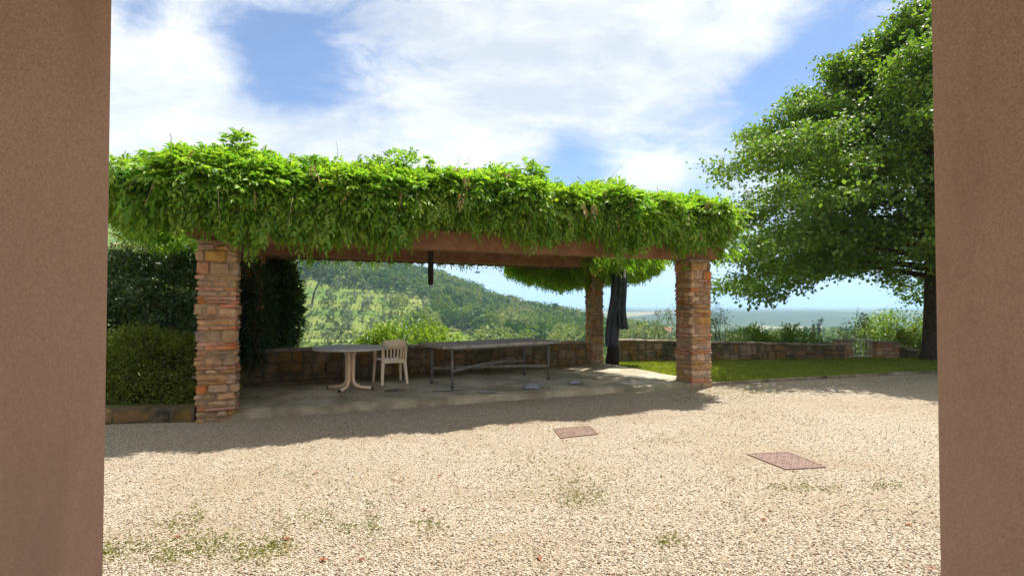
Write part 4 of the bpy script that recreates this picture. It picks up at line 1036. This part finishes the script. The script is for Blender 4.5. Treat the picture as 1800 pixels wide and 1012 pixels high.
# olive trees on the terraces
def far_tree(name, label, x, y, h, rw, ncl, nl, L, mat, cat, group):
    z = Hs(x, y); r = thing(name, label, cat, (x, y, z), group)
    V, Fc = far_tree_arrays(x, y, z, h, rw, ncl, nl, L); mk('crown', V, Fc, M[mat], r)
    MB().tube([(x, y, z - .3), (x + .15, y, z + h * .35), (x, y, z + h * .7)], [h * .035, h * .028, h * .012], 5).build('trunk', M['bark'], r)
cnt = 0
for py in np.linspace(500, 606, 9):
    for k in range(7):
        px = 575 + k * 48 + random.uniform(-16, 16) + (25 if int(py) % 2 else 0)
        # march along the view direction to the hillside
        u = (px - CX) / F; v = (HY - py) / F; hit = None
        for dd in np.arange(140, 330, 1.5):
            if Hs(u * dd, dd) > EYE + v * dd: hit = dd; break
        if hit is None or not (-116 < u * hit < -30): continue
        far_tree('olive_tree', 'small silvery olive tree standing on the terraced hillside', u * hit, hit, random.uniform(3.0, 4.4), random.uniform(1.5, 2.2), 12, 230, .55, 'olive_leaf', 'tree', 'olive trees on the terraces'); cnt += 1
# leaning pine
def pine():
    u = (548 - CX) / F; hit = 160
    for dd in np.arange(140, 320, 1.0):
        if Hs(u * dd, dd) > EYE + (HY - 535) / F * dd: hit = dd; break
    x, y = u * hit, hit; z = Hs(x, y); k = hit / F
    r = thing('pine_tree', 'tall leaning pine with bare trunk standing alone on the hillside', 'tree', (x, y, z))
    MB().tube([(x, y, z - .5), (x + 4 * k, y, z + 20 * k), (x + 12 * k, y, z + 38 * k), (x + 14 * k, y, z + 58 * k)], [2.2 * k, 1.7 * k, 1.3 * k, .6 * k], 6).build('trunk', M['bark'], r)
    V, Fc, _ = leaf_cloud((x + 13 * k, y, z + 54 * k), (14 * k, 12 * k, 10 * k), 22, 600, .75, .5, .3, bottom=-.8, shell=.4); mk('crown', V, Fc, M['far_leaf'], r)
pine()
# cypresses and a farmhouse in the valley
DV = 330.0
for px, top, wpx, lab in [(1118, 566, 11, 'tall dark cypress nearest the wisteria trunk in the valley'), (1129, 574, 8, 'shorter slim dark cypress between two taller ones'), (1134, 567, 9, 'tall slim dark cypress in the middle of the row'), (1140, 575, 8, 'slim dark cypress beside the red farmhouse roof'), (1096, 592, 5, 'tiny lone dark cypress standing apart in the valley')]:
    p = PD(px, top, DV); zb_ = Hs(p.x, p.y); h = p.z - zb_; rw = wpx / 2 / F * DV
    r = thing('cypress_tree', lab, 'tree', (p.x, p.y, zb_), 'cypresses in the valley')
    n = 1100; f = rng.random(n); a = rng.uniform(0, 2 * np.pi, n); rr_ = rw * np.clip(np.sin(np.pi * np.clip(f * .80 + .17, 0, 1)) ** .7, .05, 1) * (.75 + .3 * rng.random(n))
    C_ = np.stack([p.x + rr_ * np.cos(a), p.y + rr_ * np.sin(a), zb_ + .3 + (h - .8) * f], -1)
    V, Fc = kites(C_, np.stack([np.cos(a) * .4, np.sin(a) * .4, 1 + 0 * a], -1) + rng.normal(size=(n, 3)) * .2, np.stack([np.cos(a), np.sin(a), .3 + 0 * a], -1), 1.1, .7)
    mk('crown', V, Fc, M['cypress_leaf'], r); MB().tube([(p.x, p.y, zb_ - .5), (p.x, p.y, zb_ + h * .8)], [.28, .06], 6).build('trunk', M['bark'], r)
hq = PD(1160, 582, DV + 12); hz = Hs(hq.x, hq.y) - .5
hs = thing('farmhouse', 'small farmhouse with red tiled roof beside the cypresses', 'house', (hq.x, hq.y, hz))
WX, WY, ZE = 6.0, 4.0, EYE - (583 - HY) / F * DV
ZR = EYE - (576 - HY) / F * DV
MB().box(hq.x - WX, hq.y - WY, hz - 1, hq.x + WX, hq.y + WY, ZE).build('wall', M['whitewash'], hs)
V = [(hq.x - WX - .5, hq.y - WY - .6, ZE - .1), (hq.x + WX + .5, hq.y - WY - .6, ZE - .1), (hq.x + WX + .5, hq.y + WY + .6, ZE - .1), (hq.x - WX - .5, hq.y + WY + .6, ZE - .1), (hq.x - WX - .5, hq.y, ZR), (hq.x + WX + .5, hq.y, ZR)]
mk('roof', V, [(0, 1, 5, 4), (2, 3, 4, 5), (0, 4, 3), (1, 2, 5), (3, 2, 1, 0)], M['rooftile'], hs)
for k in range(3): MB().box(hq.x - 4 + k * 3.4, hq.y - WY - .06, ZE - 2.6, hq.x - 2.9 + k * 3.4, hq.y - WY + .05, ZE - 1.1).build('window', M['glassdark'], hs)
# woodland in the valley on the plain side
lst = []
for _ in range(900):
    y = float(rng.uniform(200, 620)); u = rng.uniform(.02, .95); x = u * y; z = Hs(x, y)
    if abs(x - hq.x) < 14 and hq.y - 60 < y < hq.y + 12: continue
    if (HY - 566) / F * y + EYE < z + 7: continue
    h = rng.uniform(4.5, 8); lst.append(far_tree_arrays(x, y, z, h, h * .5, 12, 70, 1.2 + y / 600))
V, Fc = joinVF(lst); vw = mk('valley_wood', V, Fc, M['wood_leaf'], loc=(100, 400, -20)); add_tint(vw, lst); setp(vw, 'scattered woodland in the valley below the house', 'woodland', kind='stuff')

# ------------------------------------------------------------------ gravel stones, weeds, fallen leaves
n = 90000; dd = 2.6 + 8.6 * rng.random(n) ** 1.9; x = rng.uniform(-.86, .88, n) * dd; gk = in_poly(x, dd, yard); x, dd = x[gk], dd[gk]; n = len(x)
oct_v = np.array([[1, 0, 0], [-1, 0, 0], [0, 1, 0], [0, -1, 0], [0, 0, 1], [0, 0, -1]], float)
oct_f = np.array([[0, 2, 4], [2, 1, 4], [1, 3, 4], [3, 0, 4], [2, 0, 5], [1, 2, 5], [3, 1, 5], [0, 3, 5]])
sz = .0036 + .0044 * rng.random(n) ** 2.2; a = rng.uniform(0, np.pi, n); ca_, sa_ = np.cos(a), np.sin(a)
q = oct_v[None] * np.stack([sz * rng.uniform(1., 1.6, n), sz, sz * rng.uniform(.5, .8, n)], -1)[:, None, :] + rng.normal(size=(n, 6, 3)) * (sz * .16)[:, None, None]
V = np.stack([q[..., 0] * ca_[:, None] - q[..., 1] * sa_[:, None] + x[:, None], q[..., 0] * sa_[:, None] + q[..., 1] * ca_[:, None] + dd[:, None], q[..., 2] + (sz * .45)[:, None]], -1).reshape(-1, 3)
Fc = (oct_f[None] + (np.arange(n) * 6)[:, None, None]).reshape(-1, 3)
setp(mk('gravel', V, Fc, M['pebble'], smooth=True), 'loose pale gravel stones strewn over the yard', 'gravel', kind='stuff')
spots = [(565, 832, 50, 10, 40), (520, 838, 40, 8, 20), (655, 910, 8, 20, 60), (350, 905, 8, 14, 40), (310, 918, 14, 8, 30), (455, 965, 26, 12, 110), (495, 955, 20, 8, 50), (360, 958, 30, 10, 70), (260, 952, 40, 10, 70), (205, 968, 18, 8, 40), (300, 975, 20, 8, 40), (755, 920, 16, 8, 40), (560, 905, 16, 10, 40), (380, 945, 20, 8, 40), (500, 918, 12, 8, 25), (610, 925, 16, 6, 25),
         (1010, 850, 26, 22, 110), (1020, 875, 18, 10, 60), (935, 830, 26, 16, 50), (1050, 865, 8, 10, 30), (970, 800, 40, 10, 30), (1370, 853, 14, 4, 24), (1412, 853, 16, 5, 34), (1455, 856, 14, 4, 18), (1540, 850, 12, 5, 24), (1572, 850, 10, 4, 24), (1170, 945, 12, 7, 40), (840, 752, 20, 6, 30), (1020, 738, 20, 5, 24), (1150, 770, 20, 5, 24), (1180, 775, 16, 4, 18),
         (1290, 733, 26, 6, 44), (1330, 724, 24, 5, 40), (1415, 735, 20, 4, 26), (1300, 700, 40, 6, 90), (1360, 690, 50, 6, 110), (1250, 690, 24, 5, 90), (1290, 684, 30, 5, 120), (1340, 676, 50, 3, 140), (1450, 672, 70, 4, 150), (1560, 668, 60, 4, 120), (1200, 697, 20, 4, 60), (980, 715, 60, 3, 40), (1110, 715, 40, 4, 40), (790, 870, 80, 12, 20), (1190, 840, 80, 14, 22), (1330, 760, 90, 14, 40), (1520, 760, 60, 10, 24), (1105, 705, 60, 3, 60)]
C_ = []
for px, py, rx, ry, m_ in spots:
    m_ = int(m_ * 2.5)
    for _ in range(m_):
        p = P(px + rng.normal() * rx * 1.15, min(py + rng.normal() * ry * 1.1, 1040)); C_.append((p.x, p.y, 0.0))
C_ = np.array(C_); n = len(C_)
V, Fc = kites(C_, rng.normal(size=(n, 3)) * [.9, .9, .1] + [0, 0, .35], rng.normal(size=(n, 3)) * .6 + [0, 0, .6], .014 + .026 * rng.random(n) ** 1.5, .006 + .007 * rng.random(n))
setp(mk('weeds', V, Fc, M['weed']), 'small green weeds sprouting through the gravel', 'weeds', kind='stuff')
for px, py in [(308, 942), (515, 944), (553, 832), (778, 836), (740, 896), (645, 982), (943, 915), (1117, 788), (1350, 897), (1475, 896), (1600, 922), (1640, 1000), (1495, 790), (1345, 912), (905, 750), (945, 974), (580, 981), (1292, 843), (1562, 792), (700, 845)]:
    p = P(px, py); c0 = np.array([[p.x, p.y, .010]]); V, Fc = kites(c0, rng.normal(size=(1, 3)) * [1, 1, .05], np.array([[.2 * rng.normal(), .2 * rng.normal(), 1.]]), .05 + .02 * random.random(), .028)
    setp(mk('fallen_leaf', V, Fc, M['dry_leaf'], loc=p), 'small dry reddish leaf lying on the gravel', 'leaf', 'dry leaves scattered on the gravel')
# debris flecks on the patio
n = 420; s = rng.uniform(.3, 8.1, n); t_ = rng.uniform(.1, 3.4, n) ** 1.0; C_ = Garr(s, t_, np.full(n, SLAB + .012))
V, Fc = kites(C_, rng.normal(size=(n, 3)) * [1, 1, .1], np.array([0, 0, 1.]) + .3 * rng.normal(size=(n, 3)), .02 + .05 * rng.random(n) ** 2, .015 + .02 * rng.random(n))
setp(mk('leaf_litter', V, Fc, M['weed']), 'small dry leaf scraps littering the patio paving', 'leaf litter', kind='stuff')

# ------------------------------------------------------------------ haze over the valley and the plain
mh = bpy.data.materials.new('haze_air'); mh.use_nodes = True; th_ = NT(mh.node_tree); th_.n.clear()
ho = th_.node('ShaderNodeOutputMaterial'); pv = th_.node('ShaderNodeVolumePrincipled'); th_.l.new(pv.outputs[0], ho.inputs['Volume'])
pv.inputs['Color'].default_value = (0.45, 0.665, 1.0, 1); pv.inputs['Density'].default_value = 0.00026; pv.inputs['Anisotropy'].default_value = 0.2
hzb = MB().box(-31000, -31000, -140, 31000, 31000, 260).build('haze', mh); setp(hzb, kind='stuff')
